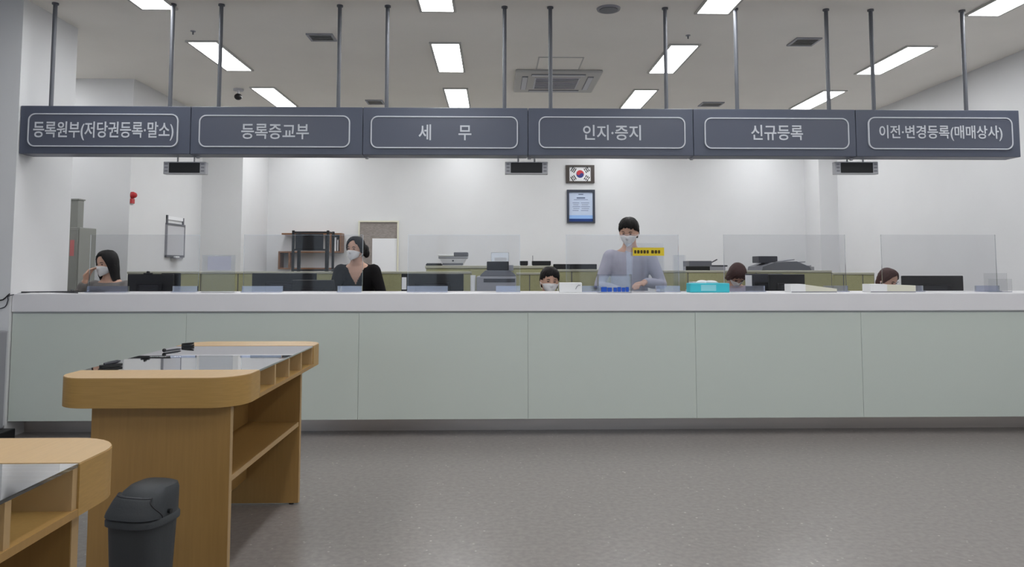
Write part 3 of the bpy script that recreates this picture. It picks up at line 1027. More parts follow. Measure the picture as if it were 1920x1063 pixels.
cx, cz, w, h = on_back(1061, 310, 1114, 343)
t = thing('framed_flag', 'framed white flag with red and blue disc high on back wall', 'picture', (cx, YB, cz))
ring_prism([(-w / 2, -h / 2), (w / 2, -h / 2), (w / 2, h / 2), (-w / 2, h / 2)], [(-w / 2 + .05, -h / 2 + .024), (w / 2 - .05, -h / 2 + .024), (w / 2 - .05, h / 2 - .024), (-w / 2 + .05, h / 2 - .024)], -.03, 0).build('frame', 'frame_dark', t)
fl = B(-w / 2 + .045, w / 2 - .045, -.012, -.002, -h / 2 + .02, h / 2 - .02).build('flag', 'paper', t)
FW, FH = w - .1, h - .05
r = FH * .27
tilt = R(-28)


def taeguk(top):
    pts = []
    N = 24
    if top:
        for k in range(N + 1):
            a = math.pi * k / N
            pts.append((r * math.cos(a), r * math.sin(a)))
        for k in range(1, N + 1):
            a = math.pi + math.pi * k / N
            pts.append((-r / 2 + r / 2 * math.cos(a), r / 2 * math.sin(a)))
        for k in range(1, N):
            a = math.pi - math.pi * k / N
            pts.append((r / 2 + r / 2 * math.cos(a), r / 2 * math.sin(a)))
    else:
        for k in range(N + 1):
            a = math.pi + math.pi * k / N
            pts.append((r * math.cos(a), r * math.sin(a)))
        for k in range(1, N + 1):
            a = math.pi * k / N
            pts.append((r / 2 + r / 2 * math.cos(a), r / 2 * math.sin(a)))
        for k in range(1, N):
            a = -math.pi * k / N
            pts.append((-r / 2 + r / 2 * math.cos(a), r / 2 * math.sin(a)))
    return [(x * math.cos(tilt) - z * math.sin(tilt), x * math.sin(tilt) + z * math.cos(tilt)) for x, z in pts]


def flat(pts, y, th=.001):
    mb = MB()
    n = len(pts)
    bm = bmesh.new()
    vs = [bm.verts.new((p[0], y, p[1])) for p in pts]
    f = bm.faces.new(vs)
    bmesh.ops.triangulate(bm, faces=[f])
    ex = bmesh.ops.extrude_face_region(bm, geom=bm.faces[:])
    for v in ex['geom']:
        if isinstance(v, bmesh.types.BMVert):
            v.co.y -= th
    bm.verts.index_update()
    mb.add([v.co.copy() for v in bm.verts], [[v.index for v in q.verts] for q in bm.faces])
    bm.free()
    return mb


flat(taeguk(True), -.0125).build('red_half', 'flag_red', fl)
flat(taeguk(False), -.0125).build('blue_half', 'flag_blue', fl)
tri = {(-1, 1): '111', (1, -1): '000', (1, 1): '010', (-1, -1): '101'}
for (sx, sz), code in tri.items():
    m_ = MB()
    ang = math.atan2(sz * FH * .29, sx * FW * .31)
    for k, c in enumerate(code):
        d = (k - 1) * .024
        px_, pz_ = sx * FW * .31 + math.cos(ang) * d, sz * FH * .29 + math.sin(ang) * d
        mt = Matrix.Translation((px_, -.0132, pz_)) @ Matrix.Rotation(-ang, 4, 'Y')
        for (q0, q1) in ([(-.036, .036)] if c == '1' else [(-.036, -.004), (.004, .036)]):
            m_.box(-.007, .007, -.0006, .0006, q0, q1, mtx=mt)
    m_.build('trigram', 'flag_black', fl)

cx, cz, w, h = on_back(1063, 356, 1115, 418)
t = thing('framed_certificate', 'blue framed charter sheet below the framed flag', 'picture', (cx, YB, cz))
ring_prism([(-w / 2, -h / 2), (w / 2, -h / 2), (w / 2, h / 2), (-w / 2, h / 2)], [(-w / 2 + .03, -h / 2 + .02), (w / 2 - .03, -h / 2 + .02), (w / 2 - .03, h / 2 - .035), (-w / 2 + .03, h / 2 - .035)], -.03, 0).build('frame', 'frame_navy', t)
B(-w / 2 + .025, w / 2 - .025, -.012, -.002, -h / 2 + .11, h / 2 - .03).build('sheet', 'cert', t)
B(-w / 2 + .025, w / 2 - .025, -.0125, -.002, -h / 2 + .06, -h / 2 + .11).build('pale_blue_band', 'cert_light', t)
B(-w / 2 + .025, w / 2 - .025, -.0125, -.002, -h / 2 + .015, -h / 2 + .06).build('navy_band', 'cert_navy', t)
m_ = MB()
for (z, hw2, th) in ((.17, .035, .012), (.12, .06, .018), (.095, .1, .006)):
    m_.box(-hw2, hw2, -.0135, -.0122, z - th / 2, z + th / 2)
for k in range(5):
    for s, l in ((-1, .055), (1, .065)):
        m_.box(s * .065 - l + .01 * (k % 2), s * .065 + l - .012 * ((k + 1) % 3), -.0135, -.0122, .045 - k * .027, .051 - k * .027)
m_.build('print_lines', 'ink', t)

cx, cz, w, h = on_back(671, 414, 748, 530)
t = thing('notice_board', 'grey speckled notice board in cream frame on the back wall', 'notice board', (cx, YB, cz))
ring_prism([(-w / 2, -h / 2), (w / 2, -h / 2), (w / 2, h / 2), (-w / 2, h / 2)], [(-w / 2 + .02, -h / 2 + .02), (w / 2 - .02, -h / 2 + .02), (w / 2 - .02, h / 2 - .02), (-w / 2 + .02, h / 2 - .02)], -.03, 0).build('frame', 'cream', t)
B(-w / 2 + .018, w / 2 - .018, -.012, -.002, -h / 2 + .018, h / 2 - .018).build('board', 'cork', t)
a, b = at(697, 525, YB - .02), at(744, 447, YB - .02)
B(a.x - cx, b.x - cx, -.016, -.0125, a.z - cz, b.z - cz).build('pinned_sheet', 'paper', t, label='large blank white sheet')

# zigzag wall shelf
cx, cz, w, h = on_back(521, 437, 640, 505, YB - .2)
t = thing('wall_shelf', 'brown wooden zigzag wall shelf behind the black rack', 'shelf', (cx, YB, cz))
D = -.20
for (x0, x1, z0, z1) in ((-w / 2 + .04, w / 2, h / 2 - .022, h / 2), (-w / 2, w / 2, -.022, 0), (-w / 2, w / 2, -h / 2, -h / 2 + .022)):
    B(x0, x1, D, 0, z0, z1, bev=.002, seg=1).build('board', 'shelf_wood', t)
for (x0, z0, z1) in ((w / 2 - .022, 0, h / 2 - .022), (-w / 2, -h / 2 + .022, -.022), (-w / 2 + .14, -h / 2 + .022, -.022), (w / 2 - .16, 0, h / 2 - .022)):
    B(x0, x0 + .022, D, 0, z0, z1, bev=.002, seg=1).build('upright', 'shelf_wood', t)
for i, (dx_, l, hh, m, lab) in enumerate([(-.135, .028, .17, 'frame_dark', 'dark book standing on the upper shelf beside the wall'), (-.10, .022, .19, 'paper', 'white book leaning on the upper wall shelf'), (-.065, .02, .16, 'shelf_wood', 'brown book at the right end of the upper wall shelf')]):
    t = thing('book', lab, 'book', (cx + w / 2 + dx_, YB - .04, cz + .0005))
    MB().box(0, l, -.12, 0, 0, hh, bev=.002, seg=1).build('cover', m, t)
    B(.003, l - .003, -.1205, -.004, .004, hh - .004).build('pages', 'paper', t)

# black rack
Y = 9.2
a, b = at(546, 505, Y), at(617, 432, Y)
t = thing('black_rack', 'black metal rack with solid upper panel before the wall shelf', 'rack', ((a.x + b.x) / 2, Y, 0))
w, zt2 = b.x - a.x, b.z
for s in (-1, 1):
    for yy in (0, .3):
        B(s * w / 2 - (.03 if s > 0 else 0), s * w / 2 + (.03 if s < 0 else 0), yy, yy + .025, 0, zt2, bev=.002, seg=1).build('post', 'black', t)
    B(s * (w / 2 - .055) - .012, s * (w / 2 - .055) + .012, .1, .125, .0, zt2 - .05).build('inner_post', 'black_soft', t)
zp0, zp1 = at(580, 467, Y).z, at(580, 438, Y).z
B(-w / 2 + .045, w / 2 - .07, -.012, .012, zp0, zp1, bev=.004).build('panel', 'black_soft', t)
for z in (zp1 + .005, zp0 - .02, a.z - .02, .5):
    B(-w / 2 + .005, w / 2 - .005, .001, .024, z, z + .022).build('crossbar', 'black', t)
for s in (-1, 1):
    for z in (zt2 - .03, a.z - .02):
        B(s * (w / 2 - .016) - .01, s * (w / 2 - .016) + .01, .025, .3, z, z + .02).build('side_bar', 'black', t)

# side wall: alarm lamp and whiteboard
XW = -3.72
p = atx(247, 366, XW)
t = thing('alarm_lamp', 'small red fire alarm lamp on the left side wall', 'alarm', (XW, p.y, p.z))
MB().cyl((0, 0), .036, 0, .02, 20, 'x').build('base', 'red', t, True)
MB().loft([[(.025 + d, rr * math.cos(q), rr * math.sin(q)) for q in [2 * math.pi * k / 20 for k in range(20)]] for d, rr in ((-.005, .03), (.012, .027), (.024, .018), (.028, .006))]).build('lens', 'red', t, True)
B(0, .018, -.035, .035, -.085, -.036, bev=.004).build('bell_box', 'red', t)
pa, pb = atx(309, 478, XW), atx(343, 425, XW)
t = thing('whiteboard', 'small pale whiteboard with tray on the left side wall', 'whiteboard', (XW, (pa.y + pb.y) / 2, (pa.z + pb.z) / 2))
hw, hh = abs(pb.y - pa.y) / 2, abs(pb.z - pa.z) / 2
B(0, .018, -hw, hw, -hh, hh).build('board', 'grey_light', t)
for (y0, y1, z0, z1, m) in ((-hw - .01, hw + .01, hh, hh + .02, 'grey_dark'), (-hw - .01, hw + .01, -hh - .025, -hh, 'grey_dark'), (-hw - .012, -hw, -hh, hh, 'grey'), (hw, hw + .012, -hh, hh, 'grey')):
    B(0, .026, y0, y1, z0, z1).build('frame', m, t)
B(0, .07, -hw * .4, hw * .4, -hh - .04, -hh - .028).build('tray', 'grey', t)
B(.02, .05, -hw * .25, hw * .2, -hh - .028, -hh - .012, bev=.003).build('eraser', 'white', t)
m_ = MB()
for k in range(4):
    m_.tube([(.018, -hw + .03 + k * hw * .45, hh + .02), (.02, -hw + .03 + k * hw * .45, hh + .05)], .006, 6)
B(0, .012, -hw, hw, hh + .06, hh + .10).build('title_strip', 'paper', t)
B(0, .014, -hw, -hw + .03, hh + .02, hh + .11).build('bracket', 'grey_dark', t)
B(0, .014, hw - .03, hw, hh + .02, hh + .10).build('bracket', 'grey_dark', t)

# grey cabinet in the alcove with duct above
Y = 7.0
a, b = at(104, 560, Y), at(150, 426, Y)
t = thing('electric_cabinet', 'tall grey metal cabinet in the alcove behind the pillar', 'cabinet', ((a.x + b.x) / 2, Y, 0))
w, h = b.x - a.x, b.z
B(-w / 2, w / 2, 0, .29, .05, h, bev=.006).build('body', 'cabinet_grey', t)
B(-w / 2 + .02, w / 2 - .02, .02, .27, 0, .05).build('plinth', 'black', t)
d = B(-w / 2 + .012, w / 2 - .012, -.012, .0, .08, h - .02, bev=.003).build('door', 'cabinet_grey', t)
B(w / 2 - .05, w / 2 - .03, -.03, -.012, h * .55, h * .55 + .12, bev=.004).build('handle', 'grey_dark', d)
a2, b2 = at(132, 480, Y), at(141, 450, Y)
B(a2.x - t.location.x, b2.x - t.location.x, -.014, -.0122, a2.z, b2.z).build('sticker', 'pink', d, label='faded red sticker')
a2, b2 = at(118, 427, 7.06), at(147, 375, 7.06)
t2 = thing('cable_duct', 'short grey cable duct standing on the grey cabinet', 'duct', ((a2.x + b2.x) / 2, 7.06, h + .0005))
w2, h2_ = b2.x - a2.x, b2.z - h
B(-w2 / 2, w2 / 2, 0, .1, 0, h2_, bev=.003).build('trunk', 'cabinet_grey', t2)
B(-w2 / 2 - .008, w2 / 2 + .008, -.008, .108, h2_, h2_ + .012).build('cap', 'cabinet_grey', t2)

# ------------------------------------------------------------------ things on the ceiling
a, b = atz(968, 130, CEIL), atz(1112, 160, CEIL)
ccx, ccy = .63, 7.56
t = thing('air_conditioner', 'square four-way air conditioner cassette flush in the ceiling', 'air conditioner', (ccx, ccy, CEIL))
s = .43
B(-s, s, -s, s, -.03, 0, bev=.012).build('panel', 'lamp_frame', t)
B(-.23, .23, -.23, .23, -.036, -.03, bev=.003).build('intake_grille', 'grey_light', t)
for k in range(9):
    y = -.2 + k * .05
    B(-.215, .215, y - .008, y + .008, -.042, -.036).build('grille_slat', 'grey', t)
for (x0, x1, y0, y1) in ((-.27, .27, -.36, -.30), (-.27, .27, .30, .36), (-.36, -.30, -.27, .27), (.30, .36, -.27, .27)):
    B(x0, x1, y0, y1, -.034, -.029).build('air_slot', 'grey_dark', t)
    B(x0 + .005, x1 - .005, y0 + .012, y1 - .012, -.040, -.034).build('louvre', 'grey_light', t)


def vent(x, y, w, l, lab):
    t = thing('ceiling_vent', lab, 'vent', (x, y, CEIL), 0, 'small ceiling vents')
    f = MB()
    for q in ((-w / 2, w / 2, -l / 2, -l / 2 + .02), (-w / 2, w / 2, l / 2 - .02, l / 2), (-w / 2, -w / 2 + .02, -l / 2 + .02, l / 2 - .02), (w / 2 - .02, w / 2, -l / 2 + .02, l / 2 - .02)):
        f.box(*q, -.012, 0)
    f.build('frame', 'grey', t)
    B(-w / 2 + .02, w / 2 - .02, -l / 2 + .02, l / 2 - .02, -.003, -.0005).build('backing', 'charcoal', t)
    n = max(2, int((l - .04) / .03))
    for k in range(n):
        yy = -l / 2 + .03 + (l - .06) * k / max(1, n - 1)
        MB().box(-w / 2 + .02, w / 2 - .02, -.011, .011, -.0015, .0015, mtx=Matrix.Translation((0, yy, -.008)) @ Matrix.Rotation(R(25), 4, 'X')).build('slat', 'lamp_frame', t)


vent(-1.46, 6.14, .22, .19, 'small ceiling vent left of centre, near the second rod pair')
vent(2.65, 6.17, .22, .22, 'small ceiling vent right of centre near a hanger rod')
vent(-1.41, 8.62, .2, .22, 'small ceiling vent just above the second sign')
vent(2.57, 8.64, .26, .22, 'small ceiling vent just above the fifth sign')
p0 = atz(1141, 16, CEIL)
t = thing('ceiling_speaker', 'round grey ceiling speaker at the top of the photo', 'speaker', (p0.x, p0.y, CEIL))
MB().cyl((0, 0), .085, -.012, 0, 32, r1=.09).build('rim', 'grey', t, True)
MB().cyl((0, 0), .07, -.016, -.012, 32).build('grille', 'grey_dark', t, True)
t = thing('access_panel', 'faint square access panel in the ceiling beyond the speaker', 'panel', (.61, 6.91, CEIL))
B(-.2, .2, -.2, .2, -.004, 0).build('hatch', 'ceiling', t)
f = MB()
for q in ((-.212, .212, -.212, -.2), (-.212, .212, .2, .212), (-.212, -.2, -.2, .2), (.2, .212, -.2, .2)):
    f.box(*q, -.006, 0)
f.build('trim', 'lamp_frame', t)
p0 = atz(447, 167, CEIL)
t = thing('security_camera', 'small dark dome security camera on the ceiling at left', 'camera', (p0.x, p0.y, CEIL))
MB().cyl((0, 0), .055, -.018, 0, 24).build('mount', 'grey_light', t, True)
MB().cyl((0, 0), .012, -.07, -.018, 12).build('stem', 'grey_light', t, True)
MB().ball((0, 0, -.085), (.042, .042, .036)).build('dome', 'black', t, True)
for (px, py, lab) in ((362, 58, 'tiny sprinkler head beside the left ceiling lamp'), (1290, 66, 'tiny sprinkler head beside the third lamp column')):
    p0 = atz(px, py, CEIL)
    t = thing('sprinkler', lab, 'sprinkler', (p0.x, p0.y, CEIL))
    MB().cyl((0, 0), .02, -.006, 0, 14).build('escutcheon', 'grey', t, True)
    MB().cyl((0, 0), .006, -.03, -.006, 8).build('nozzle', 'steel', t, True)

# ------------------------------------------------------------------ office chairs
def chair(loc, rotz, sh, back_top, lab):
    t = thing('office_chair', lab, 'chair', loc, rotz, 'office chairs of the staff')
    MB().prism(rrect(.46, .44, .08), sh - .06, sh).build('seat', 'black_soft', t, True)
    B(-.2, .2, .19, .235, sh + .12, back_top, bev=.02).build('backrest', 'black_soft', t, True)
    B(-.03, .03, .17, .192, sh - .05, sh + .3, bev=.005).build('back_stem', 'black', t)
    MB().cyl((0, 0), .025, .08, sh - .06, 14).build('post', 'steel', t, True)
    for k in range(5):
        a = 2 * math.pi * k / 5 + .3
        lg = MB().tube([(0, 0, .09), (.27 * math.cos(a), .27 * math.sin(a), .065)], [.022, .014], 8).build('leg', 'black', t, True)
        MB().ball((.27 * math.cos(a), .27 * math.sin(a), .03), (.028, .028, .03), 12, 8).build('castor', 'black', lg, True)
    return t


# ------------------------------------------------------------------ people
def remesh(mb, voxel, smooth=4):
    me = mb.mesh('tmp')
    o = bpy.data.objects.new('tmp', me)
    COL.objects.link(o)
    m = o.modifiers.new('r', 'REMESH')
    m.mode = 'VOXEL'
    m.voxel_size = voxel
    s = o.modifiers.new('s', 'SMOOTH')
    s.factor = .5
    s.iterations = smooth
    bpy.context.view_layer.update()
    out = bpy.data.meshes.new_from_object(o.evaluated_get(bpy.context.evaluated_depsgraph_get()))
    bpy.data.objects.remove(o)
    return out


def head_point(th, ph):
    """th azimuth (0 = front, -Y), ph polar from top; returns a point of the bare head"""
    z = math.cos(ph)
    rr = (1 - z ** 2.7) ** (1 / 2.7) if z > 0 else math.sin(ph)
    x, y = rr * math.sin(th), -rr * math.cos(th)
    a, b, c = .074, .094, .112
    if z < 0:
        k = (-z) ** 1.4
        a *= 1 - .30 * k
        b *= 1 - .10 * k
    p = Vector((x * a, y * b, z * c))
    if y < 0:
        # flatter face, nose, eye sockets, chin
        f = -y
        p.y += .010 * f * f
        p.y -= .022 * math.exp(-((p.x / .011) ** 2)) * math.exp(-(((p.z + .018) / .020) ** 2))
        p.y -= .007 * math.exp(-((p.x / .02) ** 2)) * math.exp(-(((p.z + .088) / .016) ** 2))
        for s in (-1, 1):
            p.y += .008 * math.exp(-(((p.x - s * .03) / .014) ** 2)) * math.exp(-(((p.z - .010) / .011) ** 2))
    return p


def head_mesh(mb, T, nu=40, nv=28):
    rings = []
    for i in range(nv + 1):
        ph = math.pi * (i + .05) / (nv + .1)
        rings.append([T @ head_point(2 * math.pi * k / nu, ph) for k in range(nu)])
    mb.loft(rings)
    for s in (-1, 1):
        mb.ball(T @ Vector((s * .076, .006, -.008)), (.009, .018, .03), 12, 8, T.to_3x3())


def hair_mesh(T, ends, infl=.013, wave=.004, seed=1, hang=1.0):
    """ends(deg from front 0..180, side) -> lowest z of the hair there"""
    g = random.Random(seed)
    nu, nv = 56, 16
    rows = []
    jit = [g.uniform(-1, 1) for _ in range(nu)]
    for i in range(nv + 1):
        row = []
        for k in range(nu):
            th = 2 * math.pi * k / nu - math.pi
            ze = ends(abs(math.degrees(th)), 1 if th > 0 else -1) + wave * jit[k] * (1.6 if k % 3 else -1.2)
            z = .112 + (ze - .112) * (i / nv) ** 1.25
            zc = max(-.98, min(.995, z / .112))
            if z > -.01:
                ph = math.acos(zc)
                p = head_point(th, ph)
            else:
                q = head_point(th, math.acos(-.01 / .112))
                q.y = min(q.y, 0) * 1.0 + max(q.y, 0)
                f = min(1, (-.01 - z) / .12) * hang
                p = Vector((q.x * (1 + .06 * f), q.y * (1 - .10 * f), z))
            n = Vector((p.x, p.y, max(0, p.z))).normalized()
            p = p + n * (infl * (1.1 - .45 * (i / nv) ** 3) + .0035 * math.sin(k * 1.9 + .7 * i) * (i / nv) + .002 * jit[(k * 7 + i) % nu])
            row.append(p)
        rows.append(row)
    mb = MB()
    inner = [[p - Vector((p.x, p.y, max(0, p.z))).normalized() * .010 for p in r] for r in rows]
    n = nu
    vs = [p for r in rows for p in r] + [p for r in inner for p in r]
    off = (nv + 1) * nu
    fs = []
    for i in range(nv):
        for k in range(nu):
            q = (k + 1) % nu
            fs.append((i * n + k, i * n + q, (i + 1) * n + q, (i + 1) * n + k))
            fs.append((off + i * n + k, off + (i + 1) * n + k, off + (i + 1) * n + q, off + i * n + q))
    for k in range(nu):
        q = (k + 1) % nu
        fs.append((nv * n + k, nv * n + q, off + nv * n + q, off + nv * n + k))
    fs.append(tuple(range(nu)))
    mb.add([T @ v for v in vs], fs)
    return mb


def person(loc, rotz, lab, hz=.5, sc=1.0, lean=0.0, seated=True, head=(0, 0, 0), arms=None, hair='hair', ends=None, hang=1.0,
           shirt='shirt_grey', vneck=0, collar=False, mask=True, bun=None, infl=.013):
    t = thing('person', lab, 'person', loc, rotz)
    s = Vector((0, -math.sin(lean), math.cos(lean)))
    fwd = Vector((0, -math.cos(lean), -math.sin(lean)))
    O = Vector((0, 0, hz))

    def sp(tt):
        return O + s * (tt * sc)

    def torso(mb, inf, lo, hi):
        prof = [(-.09, .10, .08), (-.06, .150, .105), (0, .165, .118), (.10, .146, .105), (.22, .150, .110), (.31, .163, .112), (.37, .168, .105), (.415, .150, .088), (.445, .105, .072), (.468, .070, .062), (.50, .055, .056), (.60, .051, .054)]
        rings = []
        for tt, a, b in prof:
            if tt < lo or tt > hi:
                continue
            c = sp(tt)
            rings.append([c + Vector((1, 0, 0)) * ((a * sc + inf) * math.cos(q)) + fwd * ((b * sc + inf) * math.sin(q)) for q in [2 * math.pi * k / 28 for k in range(28)]])
        mb.loft(rings)
        for q in (-1, 1):
            mb.ball(sp(.395) + Vector((q * .155 * sc, 0, 0)), .052 * sc + inf, 14, 10)

    def shoulder(q):
        return sp(.395) + Vector((q * .165 * sc, 0, 0))

    neck = sp(.535)
    pit_, yaw_, roll_ = head
    RH = Matrix.Rotation(R(yaw_), 4, 'Z') @ Matrix.Rotation(R(pit_), 4, 'X') @ Matrix.Rotation(R(roll_), 4, 'Y')
    hc = neck + (RH @ Vector((0, -.018 * sc, .075 * sc)))
    T = Matrix.Translation(hc) @ RH @ Matrix.Scale(sc * .97, 4)
    body = MB()
    torso(body, 0, -1, 1)
    body.tube([sp(.5), neck, hc + (RH @ Vector((0, .01, -.03)))], [.052 * sc, .050 * sc, .05 * sc], 16)
    head_mesh(body, T)
    cloth = MB()
    torso(cloth, .011, -.085, .455)
    arms = arms or {}
    for q in (-1, 1):
        S = shoulder(q)
        E, W, hd = arms.get(q, ((q * .24 * sc, -.06, hz + .16), (q * .16, -.30, hz + .20), (0, -1, -.1)))
        E, W, hd = Vector(E), Vector(W), Vector(hd).normalized()
        body.cap_tube([S, S.lerp(E, .5), E, E.lerp(W, .4), W], [.05 * sc, .044 * sc, .038 * sc, .036 * sc, .025 * sc], 12)
        cloth.cap_tube([S, S.lerp(E, .5), E, E.lerp(W, .5), W - (W - E).normalized() * .03], [.062 * sc, .056 * sc, .05 * sc, .046 * sc, .038 * sc], 14)
        # hand: palm, four fingers of unequal length, thumb at the side of the palm
        side = hd.cross(Vector((0, 0, 1)))
        side = side.normalized() if side.length > .2 else Vector((1, 0, 0))
        dn_ = hd.cross(side).normalized()
        if dn_.z > 0:
            dn_ = -dn_
        P1 = W + hd * .085 * sc
        for k in range(5):
            u = (k - 2) / 2 * .026 * sc
            body.cap_tube([W + side * u * .7, W + hd * .045 * sc + side * u, P1 + side * u], [.012 * sc, .013 * sc, .011 * sc], 8)
        for k, L in enumerate((.062, .074, .070, .054)):
            u = (k - 1.5) / 1.5 * .030 * sc
            b0 = P1 + side * u
            b1 = b0 + (hd + dn_ * .35).normalized() * L * .5 * sc
            b2 = b1 + (hd + dn_ * 1.1).normalized() * L * .5 * sc
            body.cap_tube([b0 - hd * .012, b1, b2], [.0095 * sc, .009 * sc, .0075 * sc], 8)
        b0 = W + hd * .03 * sc + side * (-q) * .026 * sc
        body.cap_tube([b0, b0 + (hd + side * (-q) * .9).normalized() * .035 * sc, b0 + (hd * 1.3 + side * (-q) * .5 + dn_ * .3).normalized() * .066 * sc], [.012 * sc, .0105 * sc, .0085 * sc], 8)
    trs = MB()
    for q in (-1, 1):
        H_ = O + Vector((q * .085 * sc, 0, -.02))
        if seated:
            K = Vector((q * .11, -.40 * sc, min(hz - .01, .53)))
            A = Vector((q * .11, -.36 * sc, .09))
        else:
            K = Vector((q * .10, -.015, hz * .53))
            A = Vector((q * .10, .03, .09))
        body.cap_tube([H_, H_.lerp(K, .5), K, K.lerp(A, .35), A], [.085 * sc, .072 * sc, .052 * sc, .052 * sc, .034 * sc], 14)
        body.cap_tube([A + Vector((0, .03, -.045)), A + Vector((0, -.08, -.05)), A + Vector((0, -.16, -.062))], [.034, .034, .022], 10)
        trs.cap_tube([H_, H_.lerp(K, .5), K, K.lerp(A, .35), A + Vector((0, 0, .02))], [.098 * sc, .084 * sc, .064 * sc, .064 * sc, .052 * sc], 14)
    c0 = sp(-.03)
    trs.ball(c0, (.165 * sc + .012, .12 * sc + .012, .11 * sc), 18, 12)
    link('body', remesh(body, .0065, 3), 'skin', t, 'all')
    cm = remesh(cloth, .011, 6)
    # open the neckline
    bm = bmesh.new()
    bm.from_mesh(cm)
    kill = []
    for f in bm.faces:
        c = f.calc_center_median() - O
        tt, ff = c.dot(s) / sc, c.dot(fwd)
        rad = math.hypot(c.x, ff)
        if (tt > .452 and rad < .115 * sc) or (vneck and rad < .16 and ff > 0 and tt > .45 - vneck and abs(c.x) < .075 * sc * (tt - (.45 - vneck)) / vneck):
            kill.append(f)
    bmesh.ops.delete(bm, geom=kill, context='FACES')
    bm.to_mesh(cm)
    bm.free()
    so = link('shirt', cm, shirt, t, 'all')
    if collar:
        for q in (-1, 1):
            pts = []
            for k in range(9):
                a_ = R(8 + 165 * k / 8)
                a_ = a_ if q > 0 else -a_
                c = sp(.462 - .022 * (1 - k / 8))
                pts.append(c + Vector((1, 0, 0)) * (.066 * sc * math.sin(a_)) + fwd * (.068 * sc * math.cos(a_)))
            MB().tube(pts, [.008] + [.013] * 8, 8).build('collar', shirt, so, True)
    link('trousers', remesh(trs, .013, 5), 'trousers', t, 'all')
    hm = hair_mesh(T, ends, infl, .006, int(abs(loc[0]) * 100) + 3, hang)
    if bun:
        for c, r in bun:
            hm.ball(T @ Vector(c), r, 16, 10, T.to_3x3())
    hm.build('hair', hair, t, 'all')
    for q in (-1, 1):
        MB().ball(T @ Vector((q * .030, -.0815, .010)), (.0115, .005, .0042), 12, 8, T.to_3x3()).build('eye', 'eye', t, True)
        MB().tube([T @ Vector((q * .017, -.091, .028)), T @ Vector((q * .030, -.0905, .032)), T @ Vector((q * .045, -.080, .028))], [.0022, .003, .0018], 6).build('eyebrow', 'hair', t, True)
    if mask:
        nu, nv = 22, 14
        o_, i_ = [], []
        for i in range(nv + 1):
            ro, ri = [], []
            for k in range(nu + 1):
                f = k / nu * 2 - 1
                th = R(66) * f
                zt_ = -.002 - .018 * f * f
                zb_ = -.102 + .030 * f * f
                z = zt_ + (zb_ - zt_) * i / nv
                p = head_point(th, math.acos(max(-.97, z / .112)))
                p.y = min(p.y, -.03 - .052 * (1 - f * f))
                bul = .008 + .010 * math.sin(math.pi * i / nv) * (1 - f * f)
                n = Vector((p.x, p.y, 0)).normalized()
                ro.append(T @ (p + n * bul))
                ri.append(T @ (p + n * (bul - .003)))
            o_.append(ro)
            i_.append(ri)
        mk_ = MB()
        mk_.loft([a_ + b_[::-1] for a_, b_ in zip(o_, i_)])
        mo = mk_.build('mask', 'mask', t, 'all')
        for q in (-1, 1):
            for z in (-.022, -.068):
                MB().tube([T @ Vector((q * .066, -.045, z)), T @ Vector((q * .080, -.02, z * .8)), T @ Vector((q * .084, .012, -.01))], .0018, 6).build('ear_loop', 'mask', mo, True)
    return t


def lerp_ends(keys):
    def f(d, side):
        for (d0, z0), (d1, z1) in zip(keys, keys[1:]):
            if d <= d1:
                u = (d - d0) / (d1 - d0)
                u = u * u * (3 - 2 * u)
                return z0 + (z1 - z0) * u
        return keys[-1][1]
    return f


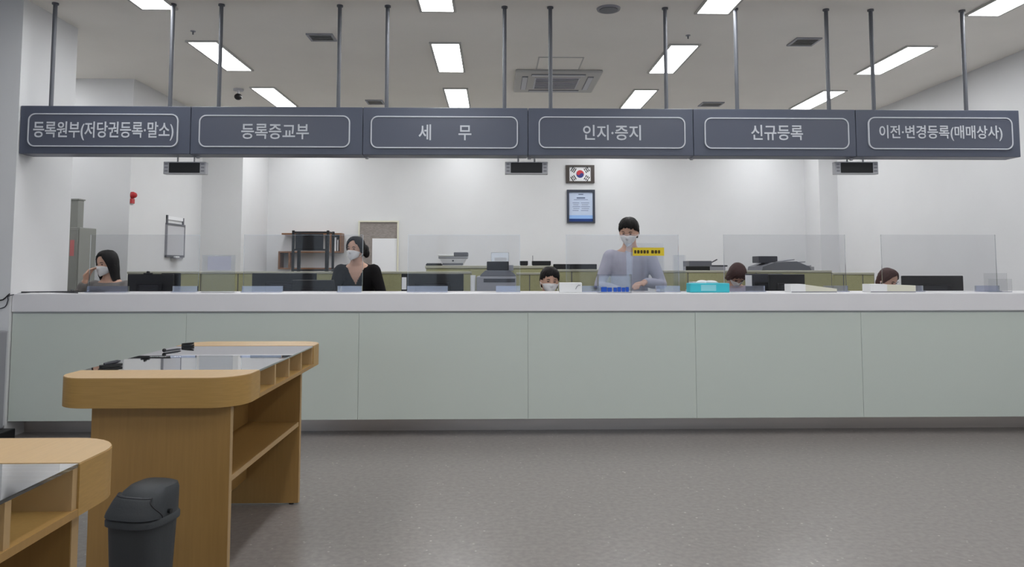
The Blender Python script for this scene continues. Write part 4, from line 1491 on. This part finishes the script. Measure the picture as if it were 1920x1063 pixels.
SHORT = lerp_ends([(0, .058), (40, .050), (62, .030), (85, .012), (108, -.025), (140, -.07), (180, -.085)])
LONG = lerp_ends([(0, .088), (12, .080), (30, .055), (52, .00), (66, -.12), (85, -.20), (120, -.25), (180, -.27)])
MID = lerp_ends([(0, .060), (35, .045), (55, .00), (75, -.08), (110, -.12), (180, -.13)])
TIED = lerp_ends([(0, .090), (14, .086), (38, .062), (58, .025), (74, -.02), (100, -.05), (180, -.08)])
p = at(211, 520, 6.62)
person((p.x, 6.66, 0), R(-8), 'seated person in grey jacket with long black hair, hand at cheek, at left end', hz=.625, sc=.98, lean=.14, head=(12, -14, 4),
       ends=LONG, shirt='jacket_grey', arms={-1: ((-.27, -.16, .84), (-.125, -.215, 1.06), (.35, .02, .9)), 1: ((.25, -.10, .80), (.15, -.36, .772), (-.2, -1, -.05))})
chair((p.x, 6.68, 0), R(-8), .50, .96, 'black office chair under the person in grey jacket')
p = at(666, 500, 6.6)
person((p.x, 6.86, 0), R(0), 'person in black V-neck top with dark tied hair and white mask', hz=.82, sc=.93, lean=.44, seated=False, head=(4, -20, 3),
       ends=TIED, shirt='shirt_black', vneck=.14, infl=.018, bun=[((.05, .085, .0), (.045, .05, .05)), ((.075, .085, -.04), (.03, .035, .045))],
       arms={-1: ((-.185, -.30, .95), (-.10, -.52, .785), (.2, -1, -.05)), 1: ((.235, -.20, .92), (.19, -.48, .785), (-.3, -1, -.05))})
p = at(1026, 530, 6.5)
person((p.x, 6.66, 0), R(4), 'seated person with short black hair, face just above the counter', hz=.475, sc=1.0, lean=.28, head=(10, 4, 3),
       ends=SHORT, shirt='shirt_navy', infl=.018)
chair((p.x, 6.68, 0), R(4), .35, .82, 'black office chair under the short-haired seated person')
p = at(1176, 500, 6.6)
person((p.x + .02, 6.62, 0), R(-6), 'standing person in pale grey shirt with white mask, looking down', hz=.875, sc=1.04, lean=.20, seated=False, head=(20, -16, 2),
       ends=SHORT, collar=True, shirt='shirt_grey', infl=.019,
       arms={-1: ((-.27, -.10, 1.02), (-.10, -.36, .98), (.6, -1, -.1)), 1: ((.27, -.14, 1.03), (.10, -.36, 1.055), (-.75, -.9, -.15))})
p = at(1384, 505, 6.5)
person((p.x, 6.74, 0), R(2), 'seated person with round brown hair bowing the head forward', hz=.615, sc=.92, lean=.24, head=(58, 0, 0),
       hair='hair_brown', ends=MID, shirt='shirt_pink')
chair((p.x, 6.76, 0), 0, .475, .94, 'black office chair under the bowed brown-haired person')
p = at(1665, 515, 6.5)
person((p.x - .01, 6.70, 0), R(0), 'seated person with red-brown hair near the right end', hz=.525, sc=.93, lean=.26, head=(26, 24, 0),
       hair='hair_brown', ends=TIED, shirt='shirt_navy')
chair((p.x - .01, 6.72, 0), 0, .415, .9, 'black office chair under the red-brown haired person')
